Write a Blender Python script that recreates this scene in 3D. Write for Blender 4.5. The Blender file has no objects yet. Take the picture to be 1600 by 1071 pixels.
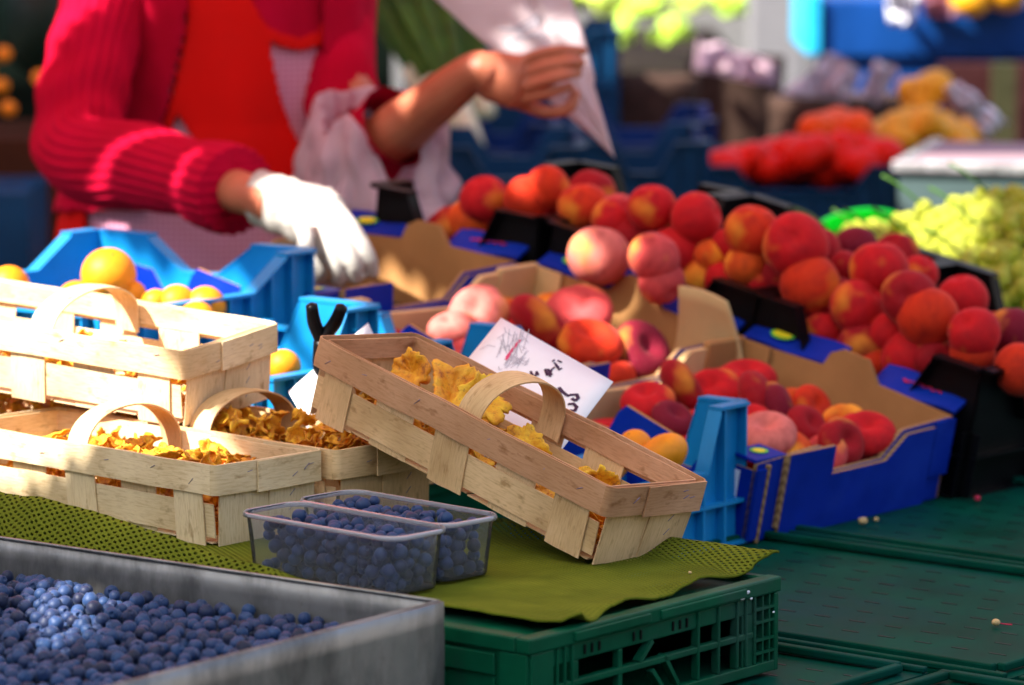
import bpy, bmesh, math, random
import numpy as np
from mathutils import Vector, Matrix, noise as mnoise
R_ = math.radians
rnd = random.Random(11)
# ------------------------------------------------------------------ camera, sky, sun, exposure
CAM_H, FPX, PITCH = 1.46, 6500.0, R_(7.75)
sc = bpy.context.scene
cam_d = bpy.data.cameras.new('camera'); cam = bpy.data.objects.new('camera', cam_d)
sc.collection.objects.link(cam); sc.camera = cam
cam.location = (0, 0, CAM_H); cam.rotation_euler = (math.pi/2 - PITCH, 0, 0)
cam_d.sensor_width = 36; cam_d.lens = FPX/1600*36; cam_d.clip_end = 300; cam_d.clip_start = .1
cam_d.dof.use_dof = True; cam_d.dof.focus_distance = 3.82; cam_d.dof.aperture_fstop = 5.9
SUN = Vector((-.60, -.36, .715)).normalized()
w = bpy.data.worlds.new('World'); sc.world = w; w.use_nodes = True
nt = w.node_tree; bg = nt.nodes['Background']
sky = nt.nodes.new('ShaderNodeTexSky'); sky.sky_type = 'NISHITA'; sky.sun_disc = False
sky.sun_elevation = math.asin(SUN.z); sky.sun_rotation = math.atan2(SUN.x, SUN.y)
nt.links.new(sky.outputs[0], bg.inputs[0]); bg.inputs[1].default_value = .12
sl = bpy.data.lights.new('sun', 'SUN'); sl.energy = 3.6; sl.angle = R_(.5); sl.color = (1, .95, .86)
so = bpy.data.objects.new('sun', sl); sc.collection.objects.link(so)
so.rotation_euler = SUN.to_track_quat('Z', 'Y').to_euler()
sc.view_settings.view_transform = 'Standard'; sc.view_settings.look = 'None'
sc.view_settings.exposure = 2.15; sc.view_settings.gamma = 1
# ------------------------------------------------------------------ helpers
def ray(px, py):
    u = (px-800)/FPX; v = -(py-535.5)/FPX
    return Vector((u, math.cos(PITCH)+v*math.sin(PITCH), -math.sin(PITCH)+v*math.cos(PITCH)))
def at(px, py, z):
    d = ray(px, py); return d*((z-CAM_H)/d.z) + Vector((0, 0, CAM_H))
def atY(px, py, Y):
    d = ray(px, py); return d*(Y/d.y) + Vector((0, 0, CAM_H))
def atplane(px, py, p, n):
    d = ray(px, py); c = Vector((0, 0, CAM_H)); return c + d*((p-c).dot(n)/d.dot(n))
def nz(x, y=0, z=0): return mnoise.noise(Vector((x, y, z)))

class MB:
    def __init__(s): s.v=[]; s.f=[]; s.uv=[]; s.m=[]
    def add(s, vs, fs, uvs=None, mi=0, M=None):
        b=len(s.v)
        s.v += [tuple(M@Vector(p)) if M else tuple(p) for p in vs]
        for k,f in enumerate(fs):
            s.f.append(tuple(b+i for i in f)); s.m.append(mi)
            s.uv.append(uvs[k] if uvs else [(0,0)]*len(f))
    def box(s, x0,x1,y0,y1,z0,z1, mi=0, M=None, b=0):
        if b and min(x1-x0,y1-y0,z1-z0) > 2.2*b:
            bm=bmesh.new(); bmesh.ops.create_cube(bm,size=1)
            for v in bm.verts: v.co=Vector(((x0+x1)/2+v.co.x*(x1-x0),(y0+y1)/2+v.co.y*(y1-y0),(z0+z1)/2+v.co.z*(z1-z0)))
            bmesh.ops.bevel(bm,geom=list(bm.edges),offset=b,segments=2,affect='EDGES',profile=.5)
            bm.verts.index_update()
            s.add([v.co[:] for v in bm.verts],[[v.index for v in f.verts] for f in bm.faces],None,mi,M); bm.free(); return
        vs=[(x,y,z) for x in (x0,x1) for y in (y0,y1) for z in (z0,z1)]
        fs=[(0,1,3,2),(4,6,7,5),(0,4,5,1),(2,3,7,6),(0,2,6,4),(1,5,7,3)]
        uv=[[(0,0),(0,1),(1,1),(1,0)]]*6
        s.add(vs,fs,uv,mi,M)
    def prism(s, poly, z0, z1, mi=0, M=None, mside=None):
        n=len(poly); vs=[(x,y,z0) for x,y in poly]+[(x,y,z1) for x,y in poly]
        s.add(vs,[tuple(range(n-1,-1,-1)),tuple(range(n,2*n))],None,mi,M)
        s.add(vs,[(i,(i+1)%n,n+(i+1)%n,n+i) for i in range(n)],None,mi if mside is None else mside,M)
    def sheet(s, G, th, mi=0, M=None, uo=None, swap=False, close=False, mi2=None):
        """grid G[i][j] of points -> solid sheet of thickness th; uv follows arc length (u along i)."""
        ni,nj=len(G),len(G[0]); G=[[Vector(p) for p in r] for r in G]
        if uo is None: uo=(rnd.uniform(0,50),rnd.uniform(0,50))
        N=[[None]*nj for _ in range(ni)]
        for i in range(ni):
            for j in range(nj):
                a=(G[(i+1)%ni] if close else G[min(i+1,ni-1)])[j]-(G[i-1] if (close or i>0) else G[0])[j]
                b=G[i][min(j+1,nj-1)]-G[i][max(j-1,0)]
                n=a.cross(b); N[i][j]=n.normalized() if n.length>1e-12 else Vector((0,0,1))
        us=[0]
        for i in range(1,ni+1): us.append(us[-1]+(G[i%ni][nj//2]-G[i-1][nj//2]).length)
        vv=[0]
        for j in range(1,nj): vv.append(vv[-1]+(G[ni//2][j]-G[ni//2][j-1]).length)
        vs=[]
        for sg in (.5,-.5):
            for i in range(ni):
                for j in range(nj): vs.append(G[i][j]+N[i][j]*(th*sg))
        o=ni*nj; I=lambda i,j:(i%ni)*nj+j
        def U(i,j):
            a,b=us[i]+uo[0],vv[j]+uo[1]; return (b,a) if swap else (a,b)
        fs=[];uv=[];fe=[];ue=[];fb=[];ub=[]
        for i in range(ni if close else ni-1):
            for j in range(nj-1):
                q=[(i,j),(i+1,j),(i+1,j+1),(i,j+1)]
                fs.append([I(*k) for k in q]); uv.append([U(*k) for k in q])
                q=q[::-1]; fb.append([o+I(*k) for k in q]); ub.append([U(*k) for k in q])
            for j,fl in ((0,1),(nj-1,0)):
                q=[I(i,j),I(i+1,j),o+I(i+1,j),o+I(i,j)]; 
                if fl: q=q[::-1]
                fe.append(q); ue.append([U(i,j)]*4)
        if not close:
            for j in range(nj-1):
                fe.append([I(0,j),o+I(0,j),o+I(0,j+1),I(0,j+1)][::-1]); ue.append([U(0,j)]*4)
                fe.append([I(ni-1,j),o+I(ni-1,j),o+I(ni-1,j+1),I(ni-1,j+1)]); ue.append([U(ni-1,j)]*4)
        b0=len(s.v); s.v+=[tuple(M@p) if M else tuple(p) for p in vs]
        for F,Uv,m in ((fs,uv,mi),(fb,ub,mi if mi2 is None else mi2),(fe,ue,mi)):
            for f,q in zip(F,Uv): s.f.append(tuple(b0+k for k in f)); s.uv.append(q); s.m.append(m)
    def sweep(s, pts, rad, n=16, ribs=0, rib=.0, fn=None, mi=0, sub=6, flat=1.0, caps=True, M=None):
        """smooth tube through pts with radii rad"""
        P=[Vector(p) for p in pts]; Q=[];Rr=[]
        for k in range(len(P)-1):
            p0=P[k-1] if k else P[0]*2-P[1]; p3=P[k+2] if k+2<len(P) else P[-1]*2-P[-2]
            for t in range(sub):
                u=t/sub
                Q.append(.5*((2*P[k])+(P[k+1]-p0)*u+(2*p0-5*P[k]+4*P[k+1]-p3)*u*u+(3*P[k]-p0-3*P[k+1]+p3)*u**3))
                uu=u*u*(3-2*u); Rr.append(rad[k]*(1-uu)+rad[k+1]*uu)
        Q.append(P[-1]);Rr.append(rad[-1])
        T=(Q[1]-Q[0]).normalized(); a=Vector((0,0,1)) if abs(T.z)<.9 else Vector((0,1,0))
        Nn=(a-T*a.dot(T)).normalized(); vs=[];L=0
        m=len(Q);uvv=[]
        for k in range(m):
            T=(Q[min(k+1,m-1)]-Q[max(k-1,0)]).normalized(); Nn=(Nn-T*Nn.dot(T)).normalized(); B=T.cross(Nn)
            if k: L+=(Q[k]-Q[k-1]).length
            uvv.append(L)
            for j in range(n):
                t=2*math.pi*j/n; r=Rr[k]*(1+(rib*math.cos(ribs*t) if ribs else 0))
                if fn: r*=fn(k/(m-1),t,Q[k])
                vs.append(Q[k]+Nn*(r*math.cos(t))+B*(r*flat*math.sin(t)))
        fs=[];uv=[]
        for k in range(m-1):
            for j in range(n):
                fs.append((k*n+j,k*n+(j+1)%n,(k+1)*n+(j+1)%n,(k+1)*n+j)); uv.append([(uvv[k],j/n),(uvv[k],(j+1)/n),(uvv[k+1],(j+1)/n),(uvv[k+1],j/n)])
        if caps:
            for k,e in ((0,-1),(m-1,1)):
                T=(Q[min(k+1,m-1)]-Q[max(k-1,0)]).normalized()
                vs.append(Q[k]+T*(e*Rr[k]*.5)); c=len(vs)-1
                for j in range(n):
                    q=(k*n+j,k*n+(j+1)%n,c); fs.append(q if e>0 else q[::-1]); uv.append([(0,0)]*3)
        s.add(vs,fs,uv,mi,M)
    def ball(s, c, r, n=16, m=10, mi=0, M=None):
        if not hasattr(r,'__len__'): r=(r,r,r)
        vs=[(c[0],c[1],c[2]+r[2])]
        for i in range(1,m):
            a=math.pi*i/m
            for j in range(n):
                t=2*math.pi*j/n; vs.append((c[0]+r[0]*math.sin(a)*math.cos(t),c[1]+r[1]*math.sin(a)*math.sin(t),c[2]+r[2]*math.cos(a)))
        vs.append((c[0],c[1],c[2]-r[2])); e=len(vs)-1; fs=[(0,1+j,1+(j+1)%n) for j in range(n)]
        for i in range(m-2):
            for j in range(n): fs.append((1+i*n+j,1+(i+1)*n+j,1+(i+1)*n+(j+1)%n,1+i*n+(j+1)%n))
        fs+=[(1+(m-2)*n+j,e,1+(m-2)*n+(j+1)%n) for j in range(n)]
        s.add(vs,fs,None,mi,M)
    def build(s, name, mats, parent=None, smooth=True, M=None, link=True, ang=None):
        me=bpy.data.meshes.new(name); me.from_pydata(s.v,[],s.f)
        if not isinstance(mats,(list,tuple)): mats=[mats]
        for m in mats: me.materials.append(m)
        ul=me.uv_layers.new(name='UVMap'); flat=[c for f in s.uv for q in f for c in q]
        ul.data.foreach_set('uv',flat); me.polygons.foreach_set('material_index',s.m)
        me.polygons.foreach_set('use_smooth',[smooth]*len(s.f))
        if smooth and ang is not None: me.set_sharp_from_angle(angle=R_(ang))
        me.update()
        o=bpy.data.objects.new(name,me)
        if link: sc.collection.objects.link(o)
        if parent: o.parent=parent
        if M is not None: o.matrix_basis=M
        return o
def tag(o,label=None,cat=None,group=None,kind=None):
    if label: o['label']=label
    if cat: o['category']=cat
    if group: o['group']=group
    if kind: o['kind']=kind
    return o
def empty(name,M=None,**k):
    o=bpy.data.objects.new(name,None); sc.collection.objects.link(o); o.empty_display_size=.05
    if M is not None: o.matrix_basis=M
    return tag(o,**k)
def copy_tree(o,parent=None):
    c=o.copy(); sc.collection.objects.link(c)
    if parent: c.parent=parent
    for ch in list(o.children): copy_tree(ch,c)
    return c
def remesh(o, vox, smooth=4):
    md=o.modifiers.new('r','REMESH'); md.mode='VOXEL'; md.voxel_size=vox; md.use_smooth_shade=True
    if smooth:
        m2=o.modifiers.new('s','SMOOTH'); m2.iterations=smooth; m2.factor=.5
    dg=bpy.context.evaluated_depsgraph_get(); me=bpy.data.meshes.new_from_object(o.evaluated_get(dg))
    mats=list(o.data.materials); o.modifiers.clear(); o.data=me; me.materials.clear()
    for m in mats: me.materials.append(m)
    return o
def frame(origin, ex, ey, ez):
    M=Matrix.Identity(4)
    for k,e in enumerate((ex,ey,ez)):
        for r in range(3): M[r][k]=e[r]
    for r in range(3): M[r][3]=origin[r]
    return M
# ------------------------------------------------------------------ materials
class NT:
    def __init__(s,name):
        s.m=bpy.data.materials.new(name); s.m.use_nodes=True; s.t=s.m.node_tree; s.p=s.t.nodes['Principled BSDF']
    def n(s,typ,**k):
        x=s.t.nodes.new('ShaderNode'+typ)
        for a,b in k.items():
            if a.startswith('i_'):
                key=a[2:]; key=int(key) if key.isdigit() else key.replace('_',' ')
                x.inputs[key].default_value=b
            else: setattr(x,a,b)
        return x
    def l(s,a,b): s.t.links.new(a,b)
    def noise(s,scale,coord,detail=4,rough=.6,sc3=None):
        x=s.n('TexNoise'); x.inputs['Scale'].default_value=scale; x.inputs['Detail'].default_value=detail; x.inputs['Roughness'].default_value=rough
        if sc3:
            mp=s.n('Mapping'); mp.inputs['Scale'].default_value=sc3; s.l(coord,mp.inputs[0]); coord=mp.outputs[0]
        s.l(coord,x.inputs['Vector']); return x
    def ramp(s,fac,stops,interp='LINEAR'):
        x=s.n('ValToRGB'); x.color_ramp.interpolation=interp; e=x.color_ramp.elements
        while len(e)<len(stops): e.new(.5)
        for k,(p,c) in enumerate(stops): e[k].position=p; e[k].color=tuple(c)+(1,) if len(c)==3 else c
        s.l(fac,x.inputs[0]); return x
    def mix(s,a,b,f,typ='MIX'):
        x=s.n('MixRGB',blend_type=typ)
        for k,q in ((0,f),(1,a),(2,b)):
            if hasattr(q,'links'): s.l(q,x.inputs[k])
            elif k: x.inputs[k].default_value=tuple(q)+(1,) if len(q)==3 else q
            else: x.inputs[k].default_value=q
        return x.outputs[0]
    def bump(s,h,strength=.3,dist=.001):
        b=s.n('Bump'); b.inputs['Strength'].default_value=strength; b.inputs['Distance'].default_value=dist
        s.l(h,b.inputs['Height']); s.l(b.outputs[0],s.p.inputs['Normal']); return b
    def coord(s,k='Object'): return s.n('TexCoord').outputs[k]
    def set(s,**k):
        for a,b in k.items(): s.p.inputs[a.replace('_',' ')].default_value=b
def plain(name,col,rough=.5,var=.15,scale=30,bump=.0,metal=0,spec=.28,trans=0,dirt=None):
    m=NT(name); c=m.coord()
    n=m.noise(scale,c); d=tuple(x*(1-var) for x in col); h=tuple(min(1,x*(1+var)) for x in col)
    out=m.ramp(n.outputs[0],[(.3,d),(.7,h)]).outputs[0]
    if dirt:
        n2=m.noise(scale*.3,c,8,.7); f=m.ramp(n2.outputs[0],[(.52,(0,0,0)),(.68,(1,1,1))]).outputs[0]; out=m.mix(out,dirt,f)
    m.l(out,m.p.inputs['Base Color'])
    rr=m.ramp(n.outputs[0],[(.3,(rough*.85,)*3),(.7,(min(1,rough*1.15),)*3)]); m.l(rr.outputs[0],m.p.inputs['Roughness'])
    m.set(Metallic=metal); m.p.inputs['Specular IOR Level'].default_value=(spec if rough<.7 or spec!=.28 else .08)
    if bump: m.bump(n.outputs[0],bump,.002)
    return m.m
def wood_mat(name,base,tone=.25):
    m=NT(name); uv=m.coord('UV')
    big=m.noise(9,uv,2,.5,(1,1.2,1)); grain=m.noise(60,uv,5,.65,(1,9,1)); fine=m.noise(300,uv,3,.7,(1,8,1))
    blot=m.noise(38,uv,3,.6,(1,2,1))
    d=tuple(x*(1-tone)*k for x,k in zip(base,(1,.93,.82))); h=tuple(min(1,x*(1+tone*.5)) for x in base)
    c1=m.ramp(big.outputs[0],[(.35,d),(.62,h)]).outputs[0]
    g=m.ramp(grain.outputs[0],[(.34,(.68,.58,.46)),(.54,(1,1,1))]).outputs[0]
    c2=m.mix(c1,g,.55,'MULTIPLY')
    b=m.ramp(blot.outputs[0],[(.28,(.45,.33,.2)),(.42,(1,1,1))]).outputs[0]; c3=m.mix(c2,b,.7,'MULTIPLY')
    m.l(c3,m.p.inputs['Base Color']); m.set(Roughness=.7); m.p.inputs['Specular IOR Level'].default_value=.15
    ad=m.n('Math',operation='ADD'); m.l(grain.outputs[0],ad.inputs[0]); m.l(fine.outputs[0],ad.inputs[1])
    m.bump(ad.outputs[0],.3,.001); return m.m
WOOD=wood_mat('birch_veneer',(.74,.50,.27)); WOODR=wood_mat('rim_veneer',(.60,.33,.19),.2); WOODW=wood_mat('pale_veneer',(.80,.63,.40),.15)
STAPLE=plain('staple_wire',(.22,.18,.30),.35,.2,60,metal=.6)
def mush_mat():
    m=NT('chanterelle'); c=m.coord(); oi=m.n('ObjectInfo')
    n=m.noise(1.6,c,5,.65); r=m.ramp(n.outputs[0],[(.30,(.30,.075,.006)),(.41,(.76,.33,.008)),(.62,(.90,.54,.02))]).outputs[0]
    r2=m.mix(r,(.80,.30,.02),oi.outputs['Random'],'MULTIPLY'); x=m.mix(r,r2,.4)
    sp=m.noise(5,c,5,.7); x=m.mix(x,(.20,.055,.006),m.ramp(sp.outputs[0],[(.56,(0,)*3),(.72,(.8,)*3)]).outputs[0]); m.l(x,m.p.inputs['Base Color']); m.set(Roughness=.6); m.p.inputs['Subsurface Weight'].default_value=.08
    m.p.inputs['Subsurface Radius'].default_value=(.004,.002,.001)
    g=m.noise(7,c,4,.65); m.bump(g.outputs[0],.6,.0015); return m.m
MUSH=mush_mat()
def berry_mat():
    m=NT('blueberry_skin'); c=m.coord(); oi=m.n('ObjectInfo'); ge=m.n('NewGeometry')
    n=m.noise(2.2,c,3,.6)
    wn=m.n('TexWhiteNoise',noise_dimensions='1D'); 
    ad=m.n('Math',operation='ADD'); m.l(oi.outputs['Random'],ad.inputs[0]); m.l(ge.outputs['Random Per Island'],ad.inputs[1]); m.l(ad.outputs[0],wn.inputs['W'])
    bloom=m.mix((.003,.016,.062),(.028,.085,.235),n.outputs[0])
    base=m.mix((.006,.008,.03),(.035,.015,.06),wn.outputs[0])
    f=m.ramp(wn.outputs[0],[(0,(.05,)*3),(.3,(.6,)*3),(1,(1,)*3)]).outputs[0]
    m.l(m.mix(base,bloom,f),m.p.inputs['Base Color']); m.set(Roughness=.52)
    m.p.inputs['Specular IOR Level'].default_value=.28; m.p.inputs['Sheen Weight'].default_value=.12; m.p.inputs['Sheen Tint'].default_value=(.6,.75,1,1); return m.m
BERRY=berry_mat()
def peach_mat():
    m=NT('peach_skin'); c=m.coord(); oi=m.n('ObjectInfo')
    n=m.noise(.75,c,2,.45); sp=m.noise(26,c,3,.7); st=m.noise(2.6,c,4,.6,(1,1,.35))
    sx=m.n('SeparateXYZ'); m.l(c,sx.inputs[0])
    ad=m.n('Math',operation='MULTIPLY_ADD'); m.l(sx.outputs[0],ad.inputs[0]); ad.inputs[1].default_value=.28; m.l(n.outputs[0],ad.inputs[2])
    a2=m.n('Math',operation='ADD'); m.l(ad.outputs[0],a2.inputs[0]); m.l(oi.outputs['Alpha'],a2.inputs[1])
    f=m.ramp(a2.outputs[0],[(.70,(0,)*3),(1.15,(1,)*3)]).outputs[0]
    blush=m.mix(oi.outputs['Color'],(.16,.005,.012),m.ramp(st.outputs[0],[(.42,(0,)*3),(.72,(.42,)*3)]).outputs[0])
    col=m.mix(blush,(.85,.33,.03),f); col=m.mix(col,(.75,.4,.2),m.ramp(sp.outputs[0],[(.6,(0,)*3),(.85,(.4,)*3)]).outputs[0])
    m.l(col,m.p.inputs['Base Color']); m.set(Roughness=.72); m.p.inputs['Specular IOR Level'].default_value=.12
    m.p.inputs['Sheen Weight'].default_value=.14; m.p.inputs['Sheen Tint'].default_value=(1,.6,.55,1); m.p.inputs['Sheen Roughness'].default_value=.4
    return m.m
PEACH=peach_mat()
ORANGE=plain('orange_peel',(.80,.27,.006),.5,.12,60,.3)
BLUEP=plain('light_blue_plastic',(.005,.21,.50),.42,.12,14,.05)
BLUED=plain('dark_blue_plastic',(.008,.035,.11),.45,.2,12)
BLACKP=plain('black_plastic',(.004,.004,.005),.35,.2,30,spec=.14)
GREENP=plain('dark_green_plastic',(.001,.075,.034),.42,.25,18,.1,spec=.12,dirt=(.02,.075,.05))
GREENP2=plain('worn_green_plastic',(.001,.052,.032),.45,.35,9,.15,spec=.03,dirt=(.004,.05,.048))
BRIGHTG=plain('bright_green_plastic',(.01,.38,.07),.4)
CARDB=plain('cardboard_inside',(.40,.20,.075),.8,.1,20,.1)
CARDP=plain('pale_cardboard',(.62,.42,.20),.8,.08,20,.1)
BLUEC=plain('blue_print',(.001,.022,.30),.5,.15,18,.05,spec=.12,dirt=(.006,.035,.36))
YELP=plain('sticker_yellow',(.80,.72,.02),.5); GRNP=plain('sticker_green',(.10,.50,.05),.5); REDP=plain('red_print',(.55,.02,.07),.5)
PAPER=plain('white_card',(.80,.79,.84),.6,.03,12); INK=plain('black_ink',(.02,.015,.05),.5); INKG=plain('grey_pencil',(.42,.40,.46),.7); INKR=plain('red_ink',(.6,.05,.14),.6)
def edge_mat():
    m=NT('corrugated_edge'); wv=m.n('TexWave',wave_type='BANDS',bands_direction='DIAGONAL'); wv.inputs['Scale'].default_value=60; wv.inputs['Distortion'].default_value=2
    m.l(m.coord(),wv.inputs[0]); r=m.ramp(wv.outputs[0],[(.2,(.20,.10,.04)),(.6,(.36,.21,.09))]); m.l(r.outputs[0],m.p.inputs['Base Color']); m.set(Roughness=.85); return m.m
CORR=edge_mat()
def steel_mat(name,base,rough,streak):
    m=NT(name); c=m.coord(); a=m.noise(14,c,6,.7,streak); b=m.noise(55,c,4,.6)
    d=tuple(x*.38 for x in base); r=m.ramp(a.outputs[0],[(.34,d),(.58,base)]).outputs[0]
    s2=m.ramp(b.outputs[0],[(.62,(0,)*3),(.72,(1,)*3)]).outputs[0]; r=m.mix(r,tuple(x*.45 for x in base),m.mix((0,0,0),s2,.5))
    m.l(r,m.p.inputs['Base Color']); rr=m.ramp(b.outputs[0],[(.3,(rough*.8,)*3),(.7,(rough*1.3,)*3)]); m.l(rr.outputs[0],m.p.inputs['Roughness'])
    m.set(Metallic=.6); m.bump(a.outputs[0],.12,.002); return m.m
ZINC=steel_mat('weathered_metal',(.30,.285,.27),.38,(1,1,.4)); STEEL=steel_mat('stainless_steel',(.7,.72,.74),.22,(1,.3,1))
def cloth_mat():
    m=NT('olive_mesh_mat'); uv=m.coord('UV'); sx=m.n('SeparateXYZ'); m.l(uv,sx.inputs[0])
    def mth(op,a,b=None,c=None):
        x=m.n('Math',operation=op)
        for k,q in enumerate((a,b,c)):
            if q is None: continue
            if hasattr(q,'links'): m.l(q,x.inputs[k])
            else: x.inputs[k].default_value=q
        return x.outputs[0]
    P=2*math.pi/.0060
    row=mth('FLOOR',mth('DIVIDE',sx.outputs[1],.0050)); sh=mth('MULTIPLY',mth('MODULO',row,2.0),math.pi)
    a=mth('SINE',mth('MULTIPLY_ADD',sx.outputs[0],P,sh)); b=mth('ABSOLUTE',mth('SINE',mth('MULTIPLY',sx.outputs[1],math.pi/.0050)))
    h=mth('MULTIPLY',mth('MAXIMUM',a,0.0),b)
    n=m.noise(500,uv,3,.7); h2=mth('ADD',h,mth('MULTIPLY_ADD',n.outputs[0],.5,-.25))
    fs=m.n('MapRange',interpolation_type='SMOOTHSTEP'); m.l(sx.outputs[0],fs.inputs[0]); fs.inputs[1].default_value=.19; fs.inputs[2].default_value=.31
    ft=m.n('MapRange',interpolation_type='SMOOTHSTEP'); m.l(sx.outputs[1],ft.inputs[0]); ft.inputs[1].default_value=.10; ft.inputs[2].default_value=.34
    wear=mth('MAXIMUM',mth('MAXIMUM',fs.outputs[0],ft.outputs[0]),.50); h2=mth('MULTIPLY',h2,wear)
    hole=m.ramp(h2,[(.50,(0,)*3),(.64,(1,)*3)]).outputs[0]
    big=m.noise(12,uv,3,.6); col=m.ramp(big.outputs[0],[(.3,(.10,.118,.010)),(.7,(.165,.18,.016))]).outputs[0]
    col=m.mix(col,(.03,.04,.005),m.ramp(h2,[(.1,(0,)*3),(.6,(.8,)*3)]).outputs[0])
    m.l(col,m.p.inputs['Base Color']); m.set(Roughness=.9); m.p.inputs['Specular IOR Level'].default_value=.05; inv=mth('MULTIPLY_ADD',h2,-1.0,1.0); m.bump(inv,.7,.0012)
    tr=m.n('BsdfTransparent'); mx=m.n('MixShader'); m.l(hole,mx.inputs[0]); m.l(m.p.outputs[0],mx.inputs[1]); m.l(tr.outputs[0],mx.inputs[2])
    m.l(mx.outputs[0],m.t.nodes['Material Output'].inputs[0]); return m.m
MAT=cloth_mat()
def clear_mat(nm='clear_plastic',df=.05):
    m=NT(nm); m.t.nodes.remove(m.p); g=m.n('BsdfGlossy'); g.inputs['Roughness'].default_value=.08
    tr=m.n('BsdfTransparent'); tr.inputs[0].default_value=(.93,.94,.96,1); d=m.n('BsdfDiffuse'); d.inputs[0].default_value=(.75,.74,.8,1)
    fr=m.n('LayerWeight'); fr.inputs[0].default_value=.16; n=m.noise(40,m.coord(),3,.5); b=m.n('Bump'); b.inputs['Strength'].default_value=.25; b.inputs['Distance'].default_value=.002
    m.l(n.outputs[0],b.inputs['Height']); m.l(b.outputs[0],fr.inputs['Normal']); m.l(b.outputs[0],g.inputs['Normal'])
    m1=m.n('MixShader'); m1.inputs[0].default_value=df; m.l(tr.outputs[0],m1.inputs[1]); m.l(d.outputs[0],m1.inputs[2])
    m2=m.n('MixShader'); m.l(fr.outputs[0],m2.inputs[0]); m.l(m1.outputs[0],m2.inputs[1]); m.l(g.outputs[0],m2.inputs[2])
    m.l(m2.outputs[0],m.t.nodes['Material Output'].inputs[0]); return m.m
CLEAR=clear_mat(); CLEARL=clear_mat('clear_plastic_lip_glint',.30)  # lip copy has more white diffuse, standing in for rim highlights
def skin_mat():
    m=NT('skin'); c=m.coord(); n=m.noise(18,c,4,.5); r=m.ramp(n.outputs[0],[(.3,(.42,.115,.055)),(.7,(.54,.17,.09))]); m.l(r.outputs[0],m.p.inputs['Base Color'])
    m.set(Roughness=.5); m.p.inputs['Subsurface Weight'].default_value=.1; m.p.inputs['Subsurface Radius'].default_value=(.01,.004,.002); m.bump(m.noise(150,c).outputs[0],.15,.001); return m.m
SKIN=skin_mat()
def knit_mat():
    m=NT('magenta_knit'); c=m.coord(); n=m.noise(350,c,3,.7); b=m.noise(8,c); r=m.ramp(b.outputs[0],[(.3,(.38,.002,.018)),(.7,(.52,.003,.034))]); m.l(r.outputs[0],m.p.inputs['Base Color'])
    m.set(Roughness=.85); m.p.inputs['Specular IOR Level'].default_value=.04; m.p.inputs['Sheen Weight'].default_value=.08; m.p.inputs['Sheen Tint'].default_value=(1,.1,.35,1); m.bump(n.outputs[0],.5,.002); return m.m
KNIT=knit_mat(); REDA=plain('red_apron_cloth',(.66,.005,.004),.8,.06,10,.1,spec=.1)
def gingham():
    m=NT('pink_check_cloth'); c=m.coord(); sx=m.n('SeparateXYZ'); m.l(c,sx.inputs[0]); o=[]
    for k in (0,2):
        a=m.n('Math',operation='MULTIPLY'); m.l(sx.outputs[k],a.inputs[0]); a.inputs[1].default_value=2*math.pi/.0075
        b=m.n('Math',operation='SINE'); m.l(a.outputs[0],b.inputs[0]); o.append(m.ramp(b.outputs[0],[(.3,(0,)*3),(.7,(1,)*3)]).outputs[0])
    x=m.mix(o[0],o[1],.5); m.l(m.ramp(x,[(0,(.70,.33,.46)),(1,(.52,.10,.22))]).outputs[0],m.p.inputs['Base Color']); m.set(Roughness=.8); return m.m
GING=gingham()
def glove_mat():
    m=NT('white_glove'); c=m.coord(); w_=m.n('TexWave',wave_type='BANDS',bands_direction='DIAGONAL'); w_.inputs['Scale'].default_value=22; w_.inputs['Distortion'].default_value=9; w_.inputs['Detail'].default_value=3; m.l(c,w_.inputs[0])
    n=m.noise(45,c,4,.6); m.p.inputs['Base Color'].default_value=(.46,.43,.39,1); m.set(Roughness=.6)
    h=m.mix(w_.outputs[0],n.outputs[0],.4); m.bump(h,.55,.0025); return m.m
GLOVE=glove_mat()
def film(name,col,tr,op=.85):
    m=NT(name); n=m.noise(14,m.coord(),4,.6); m.l(m.ramp(n.outputs[0],[(.3,tuple(x*.88 for x in col)),(.7,col)]).outputs[0],m.p.inputs['Base Color']); m.set(Roughness=.4)
    m.bump(m.noise(30,m.coord(),5,.6).outputs[0],.5,.01)
    t=m.n('BsdfTranslucent'); t.inputs[0].default_value=tuple(col)+(1,); mx=m.n('MixShader'); mx.inputs[0].default_value=tr
    m.l(m.p.outputs[0],mx.inputs[1]); m.l(t.outputs[0],mx.inputs[2]); last=mx.outputs[0]
    if op<1:
        q=m.n('BsdfTransparent'); m3=m.n('MixShader'); m3.inputs[0].default_value=1-op; m.l(last,m3.inputs[1]); m.l(q.outputs[0],m3.inputs[2]); last=m3.outputs[0]
    m.l(last,m.t.nodes['Material Output'].inputs[0]); return m.m
PLASTIC=film('thin_white_plastic',(.84,.64,.72),.5,.9); BAGP=film('white_paper',(.86,.74,.77),.45,1)
GRAPE=film('grape_skin',(.68,.74,.08),.4,1)
AWN=film('white_gobo_canvas',(.74,.70,.56),.42,1); GOBO_R=film('red_gobo_canvas',(.72,.16,.13),.45,1)  # translucent canvas of the unseen canopies that shape the sunlight
LEAF=plain('leaf_green',(.045,.13,.012),.5,.4,25); LETT=plain('lettuce_green',(.42,.60,.06),.5,.35,25); LEEKW=plain('leek_white',(.65,.72,.48),.5,.15,20)
WICK=plain('wicker',(.055,.032,.024),.8,.4,40,.3)
HAIR=plain('brown_hair',(.06,.03,.015),.5,.3,80); DENIM=plain('dark_trousers',(.02,.02,.035),.8); SHOE=plain('shoe',(.03,.03,.03),.5); EYE=plain('eye_white',(.8,.8,.8),.3); LIP=plain('lip',(.45,.10,.09),.5)
POST=plain('pale_post',(.20,.195,.20),.5,.08,5); TARP=plain('dark_tarpaulin',(.002,.007,.004),.7,.4,4)
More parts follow.
